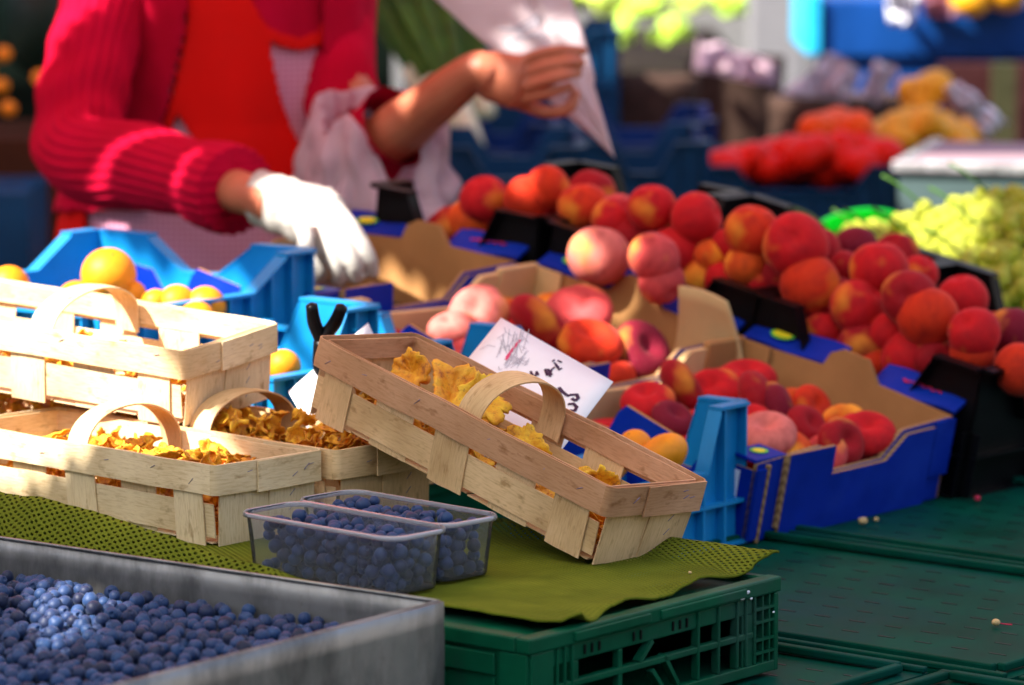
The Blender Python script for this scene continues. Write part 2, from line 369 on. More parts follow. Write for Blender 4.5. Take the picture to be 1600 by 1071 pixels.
GROUND=plain('cobble_grey',(.10,.095,.09),.85,.3,6,.3); TABLE=plain('table_wood',(.10,.07,.05),.7,.3,10)

# ------------------------------------------------------------------ layout frames
ZT, ZC = .66, .75
RD = Vector((.632,.775,0)).normalized(); LD = Vector((-RD.y, RD.x, 0))      # the stall's two directions
UP = Vector((0,0,1))
g = MB(); g.box(-60,60,-20,120,-.2,0); tag(g.build('ground',GROUND,smooth=False),kind='structure')
# stall table carrying everything
T = frame((0,0,0),RD,LD,UP)
t_ = empty('stall_table', label='low wooden stall table under the green crates at the front', cat='table')
m = MB(); m.box(2.05,5.2,1.2,4.6,.50,.535,M=T,b=.004); m.build('table_top',TABLE,t_,smooth=False)
for x,y in ((2.15,1.3),(5.1,1.3),(2.15,4.5),(5.1,4.5)):
    m=MB(); m.box(x-.03,x+.03,y-.03,y+.03,0,.5,M=T,b=.004); m.build('leg',TABLE,t_,smooth=False)
# upside-down green crates whose bottoms form the display surface
def flat_crate(label):
    r = empty('plastic_crate', label=label, cat='crate', group='upturned green crates forming the display surface')
    W,L=.445,.595; m=MB(); m.box(0,W,0,L,.008,.119)
    # raised bottom lip, rounded, set in from the edge
    for (x0,x1,y0,y1) in ((.012,.022,.02,L-.02),(W-.022,W-.012,.02,L-.02),(.022,W-.022,.012,.022),(.022,W-.022,L-.022,L-.012)):
        m.box(x0,x1,y0,y1,.121,.129,b=.002)
    for (x0,x1,y0,y1) in ((-.0,.008,0,L),(W-.008,W,0,L)):
        m.box(x0,x1,y0,y1,.1195,.125,b=.0015)
    for i in range(9):
        for j in range(13):
            x=.05+i*.0425; y=.045+j*.041+(.02 if i%2 else 0)
            if y<L-.05 : m.box(x-.0014,x+.0014,y-.009,y+.009,.1185,.1193,mi=1)
    for j in range(12): m.box(.024,.032,.04+j*.046,.052+j*.046,.1187,.1195,mi=1)
    m.build('crate_body',[GREENP2,BLACKP],r,smooth=False); return r
FC=[]
O0=at(1225,1008,ZT); o0=Vector((O0.dot(RD),O0.dot(LD)))
# the crate whose front lip is seen across the lower right; neighbours fill the table
labs={(0,0):'worn green upturned crate in front of the blue cardboard box, with long slots',
      (-1,0):'green upturned crate whose edge shows at the bottom right corner',
      (1,0):'green upturned crate under the right end of the front cardboard box',
      (0,-1):'green upturned crate at the right edge with a cherry stone on it',(1,-1):'green upturned crate in front of the black peach crates',
      (-1,-1):'green upturned crate at the lower right outside edge'}
base=None
for i in (-1,0,1,2):
    for j in (-2,-1,0,1,2):
        lb=labs.get((i,j),'green upturned crate hidden under the stacked goods')
        if (i,j) not in labs and j not in (0,1): 
            if j==-2: continue
        off=.31 if i==1 else (.06 if i==0 else .13)
        p=RD*(o0.x+i*.46)+LD*(o0.y-.30+j*.61+off)
        Mx=frame((p.x,p.y,ZT-.1195),RD,LD,UP)
        c=flat_crate(lb) if base is None else copy_tree(base)
        base=base or c
        c['label']=lb; c.matrix_basis=Mx; FC.append(c)
# ------------------------------------------------------------------ front green folding crate under the mat
P0=at(827,996,ZC); P0=Vector((P0.x,P0.y,0))
Fg=frame((P0.x,P0.y,ZT+.004),RD,LD,UP)
gc=empty('folding_crate',Fg,label='dark green folding plastic crate under the olive mesh mat',cat='crate')
W,L,Hh=.352,.75,.084
m=MB(); rim=.013
# bottom and deck
m.box(.006,W-.006,.006,L-.006,0,.006); m.box(.008,W-.008,.008,L-.008,Hh-.012,Hh-.006)
m.build('deck',GREENP,gc,smooth=False)
m=MB()
m.box(-.004,W+.004,-.004,.012,Hh-rim,Hh+.001,b=.002); m.box(-.004,.012,.012,L,Hh-rim,Hh+.001,b=.002)
m.box(W-.008,W+.004,.012,L,Hh-rim,Hh,b=.002); m.box(-.004,W+.004,L,L+.012,Hh-rim,Hh,b=.002)
m.box(.055,.16,-.0065,-.0035,Hh-.010,Hh-.002,b=.001); m.box(.175,.30,-.0065,-.0035,Hh-.010,Hh-.002,b=.001)
m.build('rim',GREENP,gc,smooth=False)
m=MB() # right hand face with windows and ribs (y = 0 side)
def fb(x0,x1,z0,z1,d=.003,y=0): m.box(x0,x1,y-d,y+.006,z0,z1,b=.0012)
fb(0,.030,0,Hh-rim,.0025); fb(.030,.316,Hh-rim-.015,Hh-rim,.0005); fb(.030,W,0,.010); fb(.030,.316,.034,.040,.002)
for x in (.034,.044,.054): fb(x,x+.003,.010,Hh-rim,.003)
fb(.057,.066,.010,Hh-rim-.015,.0005); fb(.120,.126,.010,Hh-rim-.015,.0012)
m.box(.300,.316,-.0005,.006,.010,Hh-rim-.015)
for x in (.232,.262,.290,.303,.316): fb(x,x+.003,.010,Hh-rim,.003)
fb(.316,W,.010,Hh-rim,-.003)
for z in (.018,.030,.046,.058): fb(.316,W-.004,z,z+.0025,.003)
for x in (.328,.338): fb(x,x+.002,.010,Hh-rim,.0028)
fb(W-.006,W,0,Hh-rim,.0035)
# diagonal strut, small grips below the rim
for a,b in (((.150,.040),(.168,.056)),((.168,.030),(.185,.010)),((.185,.040),(.205,.012))):
    d=Vector((b[0]-a[0],0,b[1]-a[1])); n=Vector((-d.z,0,d.x)).normalized()*.002
    A=Vector((a[0],-.002,a[1]));B=Vector((b[0],-.002,b[1]))
    vs=[A-n,A+n,B+n,B-n]; vs=vs+[v+Vector((0,.008,0)) for v in vs]
    m.add(vs,[(0,1,2,3),(7,6,5,4),(0,4,5,1),(1,5,6,2),(2,6,7,3),(3,7,4,0)])
for x in (.072,.082,.092,.140,.150,.196,.206,.216): m.box(x,x+.0025,-.0019,-.0012,Hh-rim-.011,Hh-rim-.003,mi=1)
m.build('side_wall',[GREENP,BLACKP],gc,smooth=False)
m=MB()
for x,z,q in ((.296,Hh-.009,.005),(.304,Hh-.006,.003),(.309,Hh-.0125,.002),(.343,Hh-.03,.0018)): m.ball((x,-.0042,z),(q,.0006,q*.55),9,6)
m.build('paint_scuff',PAPER,gc)
m=MB(); m.box(0,.006,.030,L,0,Hh-rim); m.box(-.003,.0,.0,.030,0,Hh-rim,b=.001)
m.box(-.0035,0,.035,.16,Hh-rim-.022,Hh-rim-.003,b=.0014); m.box(-.0035,0,.035,L,.0,.008,b=.0012)
for y in (.035,.09,.15,.21,.27,.33,.4,.47): m.box(-.0035,0,y,y+.004,.008,Hh-rim-.024,b=.0012)
m.build('side_wall',GREENP,gc,smooth=False)
m=MB(); m.box(.006,W,L-.006,L,0,Hh-rim); m.box(W-.006,W,.006,L-.006,0,Hh-rim); m.build('back_wall',GREENP,gc,smooth=False)
# ------------------------------------------------------------------ olive mesh mat
def mat_z(s,t):
    z=ZC+.0025+.0009*nz(s*22,t*22)+.0012*nz(s*7,t*7,3)
    ridge=max(0,min(1,(t-.17)/.42)); ridge=ridge*ridge*(3-2*ridge)
    z+=.050*ridge*math.exp(-((s-.005)/.034)**2)*(1+.12*nz(t*14,5))+.006*max(0,1-abs(t-.30)/.05)*math.exp(-((s-.005)/.03)**2)
    # front edge lifts and dips
    return z
EDGE=[(.0,.004),(.050,.0035),(.065,-.003),(.085,.002),(.127,.014),(.17,.018),(.215,.0205),(.25,.0225),(.283,.0275),(.32,.026),(.345,.022),(.37,.012),(.42,.03)]
def edge_t(q):
    for (a0,b0),(a1,b1) in zip(EDGE,EDGE[1:]):
        if a0<=q<=a1: u=(q-a0)/(a1-a0); u=u*u*(3-2*u); return b0+(b1-b0)*u
    return EDGE[-1][1]
G=[]; ns,nt_=84,230
for i in range(ns):
    row=[]
    for j in range(nt_):
        f=i/(ns-1); tt=1.0*j/(nt_-1)
        lo=.046-.068*min(1,max(0,(tt-.14)/.14))+.002*nz(tt*60,4)   # the front edge runs closer to the tray further left
        s_=lo+(.376-lo)*f
        Tt=tt+max(0,1-j/26.)*(edge_t(s_)+.0022*nz(s_*60,2)+.0016*nz(s_*190,7))
        z=mat_z(s_,tt)
        if tt<.03:
            z+=.0035*math.sin(s_*52)*max(0,1-tt/.03)+.009*math.exp(-((s_-.066)/.012)**2)*max(0,1-tt/.02)
        lift=min(1,max(0,(s_-.325)/.05)); z+=.016*lift*lift*(3-2*lift)*(1 if tt<.3 else 0.6)
        if s_>.366: z-=.5*(s_-.366)
        if s_<.012: z-=1.1*(.012-s_)
        P=P0+RD*s_+LD*Tt; row.append((P.x,P.y,z))
    G.append(row)
m=MB(); m.sheet(G,.0022,uo=(0,0))
tag(m.build('mesh_mat',MAT),label='olive green perforated mesh mat with a ragged edge over the green crate',cat='mat')
# ------------------------------------------------------------------ chip-wood baskets
BA,BB,BH,RBH,TP=.382,.129,.076,.028,.005
def rrect(A,B,r,n=5,seg=14):
    pts=[]
    for cx,cy,a0 in ((A-r,-B+r,-90),(A-r,B-r,0),(-A+r,B-r,90),(-A+r,-B+r,180)):
        for k in range(n+1):
            a=R_(a0+90*k/n); pts.append((cx+r*math.cos(a),cy+r*math.sin(a)))
    out=[]
    for k in range(len(pts)):
        p,q=pts[k],pts[(k+1)%len(pts)]; d=math.dist(p,q); nn=max(1,int(d/.02))
        for e in range(nn): out.append((p[0]+(q[0]-p[0])*e/nn,p[1]+(q[1]-p[1])*e/nn))
    return out
def basket(Mx,label,wood=WOOD,rimw=WOODR,seed=0,a=BA,b=BB,h=BH,hx=0,hh=.05,handle=True,hw=None):
    rs=random.Random(seed); hw=hw or wood
    r=empty('wood_basket',Mx,label=label,cat='basket',group='chip-wood baskets of mushrooms')
    def W_(side,u,z,off):
        k=TP*(1-z/h); o=off+.0009*nz(u*9+seed,z*20,side)
        if side==0: return (u,-(b/2-k)-o,z)
        if side==2: return (u,(b/2-k)+o,z)
        if side==1: return ((a/2-k)+o,u,z)
        return (-(a/2-k)-o,u,z)
    def strip(m,side,u0,u1,z0,z1,off,mi,vert,lean=0,rag=0):
        nu=max(2,int(abs(u1-u0)/.012)+1); nv=max(3,int((z1-z0)/.012)+1); GG=[]
        for i in range(nu):
            row=[]
            for j in range(nv):
                zz=z0+(z1-z0)*j/(nv-1); f=j/(nv-1); u=u0+(u1-u0)*i/(nu-1)+lean*(f-.5)
                if rag and j==0: zz-=rag*abs(nz(u*300,seed))
                row.append(W_(side,u,zz,off+.0006*math.sin(math.pi*i/(nu-1))))
            GG.append(row)
        m.sheet(GG,.0014,mi,swap=vert)
    m=MB()
    sgap=[(-.158,.040),(-.002,.044),(.155,.040)] ; inn=[(-.083,.050),(.078,.050)]
    for side in (0,2):
        for x,w_ in sgap: strip(m,side,(x-w_/2)*a/.382+rs.uniform(-.003,.003),(x+w_/2)*a/.382,-.001,h-.006,.0029,0,True,rs.uniform(-.004,.004),.002)
        for x,w_ in inn: strip(m,side,(x-w_/2)*a/.382,(x+w_/2)*a/.382,0,h-.004,-.0018,0,True,rs.uniform(-.003,.003))
        n_=4
        strip(m,side,-a/2+.004,a/2-.004,.007,h-RBH-.0085+rs.uniform(-.001,.001),.0006,1,False)
    for side in (1,3):
        q=rs.uniform(-.004,.01)
        strip(m,side,-b/2+.006,q,-.001,h-.004,.0016,0,True,rs.uniform(-.003,.003),.0015)
        strip(m,side,q-.006,b/2-.005,-.001,h-.004,.0032,0,True,rs.uniform(-.003,.003),.0015)
    m.build('woven_wall',[wood,wood],r,ang=40)
    m=MB()
    loop=rrect(a/2,b/2,.005)
    def band(off,z0,z1,thk,lp,close=True,mi=0):
        GG=[]
        for k,(x,y) in enumerate(lp):
            d=Vector((x/(a/2),y/(b/2))); nx,ny=(d.x**9,d.y**9); q=Vector((nx,ny)).normalized() if (abs(nx)+abs(ny))>1e-6 else Vector((0,0))
            wob=.0011*nz(x*12+seed,y*12,off*900)
            GG.append([(x+q.x*(off+wob+(.0007 if j==1 else 0)),y+q.y*(off+wob+(.0007 if j==1 else 0)),z0+(z1-z0)*j/3+.0012*nz(x*16,y*16,seed+j*.2)) for j in range(4)])
        m.sheet(GG,thk,mi,close=close)
    band(.0046,h-RBH,h,.0016,loop); band(-.0042,h-.022,h-.0015,.0013,loop)
    # outer overlap piece on the right-hand end
    ye=[b/2*.97-(b*.62)*k/10 for k in range(11)]
    GG=[[(a/2+.0072+.0006*nz(y*30,seed),y,h-RBH-.0015+(RBH+.001)*j/3+.002*(y/b)) for j in range(4)] for y in ye[::-1]]
    m.sheet(GG,.0015)
    m.build('rim_band',rimw,r,ang=40)
    m=MB()
    nn=7
    for k in range(nn):
        x0=-a/2+.008+(a-.016)*k/nn; x1=x0+(a-.016)/nn-.002
        GG=[[(x0+(x1-x0)*i/4,-b/2+.006+(b-.012)*j/4,.001+.0012*(k%2)) for j in range(5)] for i in range(5)]
        m.sheet(GG,.0014,swap=True)
    GG=[[(-a/2+.006+(a-.012)*i/12,-b*.3+b*.6*j/4,-.0012) for j in range(5)] for i in range(13)]
    m.sheet(GG,.0014); m.build('bottom',wood,r,ang=40)
    if handle:
        m=MB(); GG=[]; N=26
        for i in range(N+1):
            tt=-.16+1.32*i/N; an=math.pi*tt; 
            if tt<0: y,z=-(b/2-.0065),h-.012+tt*.12
            elif tt>1: y,z=(b/2-.0065),h-.012-(tt-1)*.12
            else: y=-(b/2-.0065)*math.cos(an); z=h-.012+(hh+.012)*math.sin(an)**.85
            GG.append([(hx+(j/4-.5)*.029+.012*(z-h)+.004*(y/b),y,z+.0012*math.cos((j/4-.5)*3)) for j in range(5)])
        m.sheet(GG,.0016); m.build('handle',hw,r,ang=50)
    m=MB()
    for side,u in [(0,-.175),(0,-.12),(0,-.05),(0,.045),(0,.11),(0,.16),(1,.03),(1,.045),(1,-.03),(1,.04)]:
        for q in range(1 if side else 1):
            zz=h-.014+rs.uniform(-.006,.006); uu=u*(a/.382 if side==0 else 1)+rs.uniform(-.004,.004); dd=rs.uniform(-.0035,.0035)
            A=W_(side,uu-.0030,zz-dd*.9,.0068 if side==0 else .0092);B=W_(side,uu+.0032,zz+abs(dd)+.001,.0068 if side==0 else .0092)
            m.sweep([A,B],[.00036,.00036],6,sub=2)
    for zz in (.012,.026,.040):
        A=W_(1,.028,zz-.003,.0045);B=W_(1,.034,zz+.003,.0045); m.sweep([A,B],[.00036,.00036],6,sub=2)
    m.build('staples',STAPLE,r)
    return r
def bM(x,y,z,yaw,pitch=0,roll=0):
    return Matrix.Translation((x,y,z))@Matrix.Rotation(R_(yaw),4,'Z')@Matrix.Rotation(R_(pitch),4,'Y')@Matrix.Rotation(R_(roll),4,'X')
YW=-44.3; bd=Vector((math.cos(R_(YW)),math.sin(R_(YW)),0)); bn=Vector((-bd.y,bd.x,0))
cA=Vector((-.366,3.967,ZC+.004)); cB=cA+bn*.136+bd*.014; cE=cB-bd*.392+bn*.004; cC=cB+bn*.137-bd*.12; cD=cC-bd*.395
MA=bM(*cA,YW); MBk=bM(*cB,YW+1.2); ME=bM(*cE,YW-1); MC=bM(*cC,YW+.6); MD=bM(*cD,YW)
MU=bM(-.4426,4.1787,.848,-32,3.5,4.2); MH=bM(-.021,3.861,.802,-43.1,15.3,-4.2)
basket(MA,'pale wood basket in front on the left, half in sun, filled with chanterelles',WOODW,WOODW,1,hh=.030,hx=-.012,hw=WOOD)
basket(MBk,'wood basket directly behind the front left one, its handle end catching the sun',WOOD,WOOD,2,hh=.030,hx=-.005)
basket(ME,'wood basket at the left edge under the sunlit top basket',WOOD,WOODW,3,handle=False,h=.054)
basket(MC,'wood basket hidden behind, carrying the back of the sunlit top basket',WOOD,WOOD,4,handle=False)
basket(MU,'brightly sunlit wood basket stacked on top of the others at the left',WOODW,WOODW,5,hh=.026,hx=.012,b=.150)
basket(MH,'tilted brown wood basket propped up in the middle, spilling to its right end',WOOD,WOODR,6,hh=.032,hx=.005)
# ------------------------------------------------------------------ chanterelles
def shroom_mesh(seed,n=30):
    rs=random.Random(seed); m=MB(); k1,k2,k3=2,3,rs.randint(7,10); p1,p2,p3=[rs.uniform(0,6) for _ in range(3)]
    flare=rs.uniform(.75,1.15); a1=rs.uniform(.10,.24); bend=rs.uniform(-.35,.35)
    prof=[(.02,-.15,0),(.22,-.12,0),(.27,.15,0),(.25,.5,.0),(.30,.80,.1),(.46,1.0,.3),(.68,1.12,.55),(.88,1.20,.85),(.99,1.27,1.0),(1.0,1.35,1.0),(.90,1.39,.9),(.66,1.32,.6),(.38,1.16,.3),(.14,1.02,.1),(.01,.99,0)]
    vs=[];fs=[]
    for r,z,wv in prof:
        for j in range(n):
            t=2*math.pi*j/n
            wob=math.sin(k1*t+p1)*a1+math.sin(k2*t+p2)*a1*.40+math.sin(k3*t+p3)*a1*.28
            gill=(.035*math.cos(n/2*t) if .5<z<1.27 and r>.22 and prof.index((r,z,wv))<8 else 0)
            rr=r*flare*(1+wv*(.10*math.sin(k2*t+p1)+.05*math.sin(k3*t+p2)+  .42*nz(math.cos(t)*1.6,math.sin(t)*1.6,seed*3.1)+.24*nz(math.cos(t)*4,math.sin(t)*4,seed)+.16*nz(math.cos(t)*11,math.sin(t)*11,seed)))+gill*r
            zz=z+wv*(wob*.62+.28*nz(math.cos(t)*1.4,math.sin(t)*1.4,seed*1.7))*flare+.03*wv*math.sin(11*t+p2)
            vs.append((rr*math.cos(t)+bend*z*z*.4,rr*math.sin(t),zz-.65))
    for i in range(len(prof)-1):
        for j in range(n): fs.append((i*n+j,i*n+(j+1)%n,(i+1)*n+(j+1)%n,(i+1)*n+j))
    m.add(vs,fs); o=m.build('chanterelle',MUSH,link=False); return o.data
SH=[shroom_mesh(s) for s in range(9)]; SHB=[shroom_mesh(s+50,56) for s in range(3)]
def shroom(M,label,group,me=None):
    o=bpy.data.objects.new('chanterelle',me or rnd.choice(SH)); sc.collection.objects.link(o); o.matrix_basis=M
    return tag(o,label,'mushroom',group)
def rrot(rs,tilt=1.3):
    return Matrix.Rotation(rs.uniform(0,6.28),4,'Z')@Matrix.Rotation(rs.gauss(.2,tilt*.75),4,'X')@Matrix.Rotation(rs.uniform(0,6.28),4,'Z')
def fill(Mb,n,level,label,group,seed,x0=-.178,x1=.178,s0=.0070,s1=.0125):
    rs=random.Random(seed)
    for k in range(n):
        x=rs.uniform(x0,x1); y=rs.uniform(-.046,.046); s=rs.uniform(s0,s1)
        z=level(x,y)-rs.random()**1.6*.030*(0 if k%2 else 1)-.004
        shroom(Mb@Matrix.Translation((x,y,max(z,.012)))@rrot(rs)@Matrix.Diagonal((s,s,s,1)),label,group)
fill(MA,88,lambda x,y:.066+.004*nz(x*30,y*30)-(.014 if x>.12 else 0)-(.022 if x<-.09 else 0),'golden chanterelle lying in the front left basket','chanterelles in the front left basket',3)
fill(MBk,92,lambda x,y:.074+.012*math.exp(-((x-.03)/.06)**2)+.005*nz(x*30,y*30)-.02*max(0,(x-.1)/.08),'golden chanterelle heaped in the basket behind the front left one','chanterelles in the basket behind',4)
fill(ME,22,lambda x,y:.072,'golden chanterelle under the sunlit top basket at the left edge','chanterelles in the left edge basket',5,x0=-.05)
fill(MC,6,lambda x,y:.06,'chanterelle in the hidden basket behind','chanterelles in the hidden basket',6,x0=0)
fill(MU,40,lambda x,y:.038+(.030 if x<-.14 else 0)+.004*nz(x*30,y*30),'golden chanterelle low inside the sunlit top basket','chanterelles in the sunlit top basket',7)
fill(MH,24,lambda x,y:.032+.005*nz(x*30,y*30),'small golden chanterelle low in the tilted basket','small chanterelles in the tilted basket',8,x0=-.17,x1=.02,s0=.008,s1=.014)
fill(MH,18,lambda x,y:.030,'small chanterelle in the lower right end of the tilted basket','small chanterelles in the right end',9,x0=.06,x1=.175,s0=.009,s1=.014)
# smaller and deeper mushrooms beyond the first three hundred: one mass
_rs=random.Random(77); V_=[];F_=[];nv0=0
for Mb,n,lv,xa,xb in ((MA,240,.056,-.178,.178),(MBk,240,.066,-.178,.178),(ME,170,.070,-.178,.178),(MU,120,.040,-.178,.178),(MH,130,.030,-.17,.175),(MC,20,.05,0,.178)):
    for k in range(n):
        me=_rs.choice(SH); co=[v.co for v in me.vertices]; x=_rs.uniform(xa,xb); y=_rs.uniform(-.052,.052); q=_rs.uniform(.0055,.010)
        X=Mb@Matrix.Translation((x,y,max(.012,lv-_rs.random()*.028-(.02 if (Mb is MA and (x>.12 or x<-.09)) else 0))))@rrot(_rs)@Matrix.Scale(q,4)
        V_+= [tuple(X@c) for c in co]; F_+=[tuple(nv0+i for i in p.vertices) for p in me.polygons]; nv0+=len(co)
me=bpy.data.meshes.new('chanterelles'); me.from_pydata(V_,[],F_); me.polygons.foreach_set('use_smooth',[True]*len(F_))
def mm_():
    m=NT('chanterelle_mass'); c=m.coord(); n=m.noise(110,c,5,.65); r=m.ramp(n.outputs[0],[(.30,(.26,.06,.005)),(.46,(.62,.22,.008)),(.68,(.82,.42,.02))]).outputs[0]; m.l(r,m.p.inputs['Base Color']); m.set(Roughness=.6); return m.m
me.materials.append(mm_()); o=bpy.data.objects.new('chanterelles',me); sc.collection.objects.link(o); tag(o,'small chanterelle pieces filling the baskets beneath the larger ones','mushrooms',kind='stuff')
def big(x,y,z,s,rz,rx,ry,k,lab):
    shroom(MH@Matrix.Translation((x,y,z))@Matrix.Rotation(R_(rz),4,'Z')@Matrix.Rotation(R_(rx),4,'X')@Matrix.Rotation(R_(ry),4,'Y')@Matrix.Diagonal((s*.88,s*.88,s*.9,1)),lab,'large chanterelles in the tilted basket',SHB[k])
big(-.125,.005,.060,.024,20,70,-20,0,'tall curled chanterelle at the upper left end of the tilted basket')
big(-.100,.035,.055,.013,60,150,0,1,'small chanterelle stem poking up between the two largest caps')
big(-.078,.000,.057,.030,40,38,10,2,'largest flat ruffled chanterelle left of the handle in the tilted basket')
big(-.052,.020,.056,.026,100,30,-20,1,'broad bright yellow chanterelle cap beside the handle of the tilted basket')
big(-.048,-.022,.048,.022,10,110,0,0,'thick chanterelle stem against the front wall of the tilted basket')
big(.030,-.005,.046,.020,200,80,0,1,'orange brown chanterelle under the handle of the tilted basket')
big(.045,-.014,.042,.016,120,40,30,2,'dark edged chanterelle right of the handle of the tilted basket')
big(.118,.004,.046,.021,0,75,60,0,'upright fan shaped chanterelle near the right end of the tilted basket')
# ------------------------------------------------------------------ blueberries
def berry_mesh(seed,n=16,mr=10):
    rs=random.Random(seed); m=MB(); vs=[(0,0,.80)]; 
    prof=[(.10,.80),(.22,.84),(.30,.99),(.42,.98),(.52,.90)]
    for k in range(1,mr): 
        a=R_(36)+(math.pi-R_(36))*k/mr; prof.append((math.sin(a)*1.02,math.cos(a)*.92))
    for i,(r,z) in enumerate(prof):
        for j in range(n):
            t=2*math.pi*j/n; q=(1+.22*math.cos(5*t+seed)) if i in (2,3) else 1; zz=z+(.05*math.cos(5*t+seed) if i==2 else 0)
            vs.append((r*q*math.cos(t),r*q*math.sin(t),zz))
    vs.append((0,0,-.92)); e=len(vs)-1; K=len(prof)
    fs=[(0,1+j,1+(j+1)%n) for j in range(n)]
    for i in range(K-1):
        for j in range(n): fs.append((1+i*n+j,1+(i+1)*n+j,1+(i+1)*n+(j+1)%n,1+i*n+(j+1)%n))
    fs+=[(1+(K-1)*n+j,e,1+(K-1)*n+(j+1)%n) for j in range(n)]
    m.add(vs,fs); return m.build('blueberry',BERRY,link=False).data
BM=[berry_mesh(s) for s in range(4)]; BML=berry_mesh(9,11,6)
def drop(n,x1,y1,floor,top,rs,dia=(.0100,.0146),ok=None,cand=14):
    """let spheres settle on one another inside [0,x1]x[0,y1]"""
    P=np.zeros((0,4)); out=[]
    for k in range(n):
        r=rs.uniform(*dia)/2; best=None
        for c in range(cand):
            x=rs.uniform(r,x1-r); y=rs.uniform(r,y1-r)
            if ok and not ok(x,y): continue
            z=floor(x,y)+r
            if len(P):
                d2=(P[:,0]-x)**2+(P[:,1]-y)**2; rr=(P[:,3]+r)*.95; mk=d2<rr**2
                if mk.any(): z=max(z,float((P[mk,2]+np.sqrt(rr[mk]**2-d2[mk])).max()))
            ex=z-top(x,y)
            if best is None or ex<best[0]: best=(ex,x,y,z)
        if best is None or best[0]>.001: continue
        P=np.vstack([P,[best[1],best[2],best[3],r]])
    return P
def joined(name,P,Mx,mat,me,rs,**k):
    nv=len(me.vertices); co=np.zeros(nv*3); me.vertices.foreach_get('co',co); co=co.reshape(-1,3)
    fs=[tuple(p.vertices) for p in me.polygons]; V=[];F=[]
    for i,(x,y,z,r) in enumerate(P):
        q=np.array(rrot(rs,1.8).to_3x3()); V.append((co*r)@q.T+np.array([x,y,z])); F+= [tuple(a+i*nv for a in f) for f in fs]
    m2=bpy.data.meshes.new(name); m2.from_pydata(np.concatenate(V).tolist(),[],F); m2.materials.append(mat)
    m2.polygons.foreach_set('use_smooth',[True]*len(F)); m2.update()
    o=bpy.data.objects.new(name,m2); sc.collection.objects.link(o); o.matrix_basis=Mx; return tag(o,**k)
# metal tray
tc=at(690,940,ZC+.03); tl=at(0,840,ZC+.03); ex=(tl-tc); ex.z=0; ex.normalize(); ey=Vector((-ex.y,ex.x,0))
if ey.y>0: ey=-ey
Mt=frame((tc.x,tc.y,.665),ex,ey,UP)
TRL,TRW,TRH=.80,.50,.115
tr=empty('metal_tray',Mt,label='large weathered grey metal tray of loose blueberries at the lower left',cat='tray')
def wavy(A,B,z0,z1,nseg,th,m,bul=.0008):
    A,B=Vector(A),Vector(B); d=(B-A); n=Vector((-d.y,d.x,0)).normalized(); GG=[]
    for i in range(nseg+1):
        p=A+d*(i/nseg); GG.append([tuple(p+n*(bul*nz(i*.5,j*.4)))[:2]+(z0+(z1-z0)*j/6+(.0006*nz(i*.7,3) if j==6 else 0),) for j in range(7)])
    m.sheet(GG,th)
m=MB(); wavy((0,0,0),(TRL,0,0),0,TRH,40,.0022,m); m.build('back_wall',ZINC,tr)
m=MB(); wavy((-.0015,.0,0),(.004,TRW,0),0,TRH,30,.0022,m); m.build('front_wall',ZINC,tr)
m=MB(); wavy((TRL,0,0),(TRL,TRW,0),0,TRH,20,.0022,m); wavy((0,TRW,0),(TRL,TRW,0),0,TRH,20,.0022,m); m.build('outer_walls',ZINC,tr)
m=MB(); m.box(.001,TRL,.001,TRW,0,.002); m.build('bottom',ZINC,tr,smooth=False)
m=MB(); m.sweep([(.004,.001,TRH),(TRL,.001,TRH)],[.0016]*2,8,sub=4); m.sweep([(.002,.001,TRH),(.005,TRW,TRH)],[.0016]*2,8,sub=4); m.build('rim_edge',ZINC,tr)
rs=random.Random(5)
Mti=Mt.inverted()
def vis(x,y):
    p=Mt@Vector((x,y,.08)); d=p-Vector((0,0,CAM_H)); dd=d.y*math.cos(PITCH)-d.z*math.sin(PITCH); u=d.y*math.sin(PITCH)+d.z*math.cos(PITCH)
    px=800+FPX*d.x/dd; py=535.5-FPX*u/dd; return px>-60 and py<1120
ttop=lambda x,y: .0845-.002*min(1,x/.3)+.010*math.exp(-(((x-.395)/.07)**2+((y-.07)/.05)**2))+.003*nz(x*25,y*25)-.006*max(0,y-.12)/.3
P=drop(2600,TRL-.006,TRW-.006,lambda x,y:ttop(x,y)-.026,ttop,rs,ok=vis)
P[:,0]+=.003;P[:,1]+=.003
# nearest to the eye and highest show largest
score=[]
for i,(x,y,z,r) in enumerate(P):
    above=((P[:,0]-x)**2+(P[:,1]-y)**2<(r*1.1)**2)&(P[:,2]>z+.003)
    wp=Mt@Vector((x,y,z)); score.append(( (1 if above.any() else 0), (wp-Vector((0,0,CAM_H))).length/r))
order=sorted(range(len(P)),key=lambda i:score[i])
for i in order[:300]:
    x,y,z,r=P[i]; o=bpy.data.objects.new('blueberry',rs.choice(BM)); sc.collection.objects.link(o)
    q=rrot(rs,1.2).to_3x3().to_4x4(); o.matrix_basis=Mt@Matrix.Translation((x,y,z))@q@Matrix.Diagonal((r,r,r,1))
    tag(o,'round dusty blue blueberry on top of the heap in the metal tray','blueberry','loose blueberries in the metal tray')
joined('blueberries',P[order[300:]],Mt,BERRY,BM[0],rs,label='deeper mass of blueberries filling the grey metal tray',cat='blueberries',kind='stuff')
m=MB(); GG=[[(.003+(TRL-.006)*i/30,.003+(TRW-.006)*j/20,ttop((TRL)*i/30,TRW*j/20)-.027) for j in range(21)] for i in range(31)]; m.sheet(GG,.001)
m.build('tray_liner',plain('dark_blue_liner',(.01,.015,.05),.8),tr)
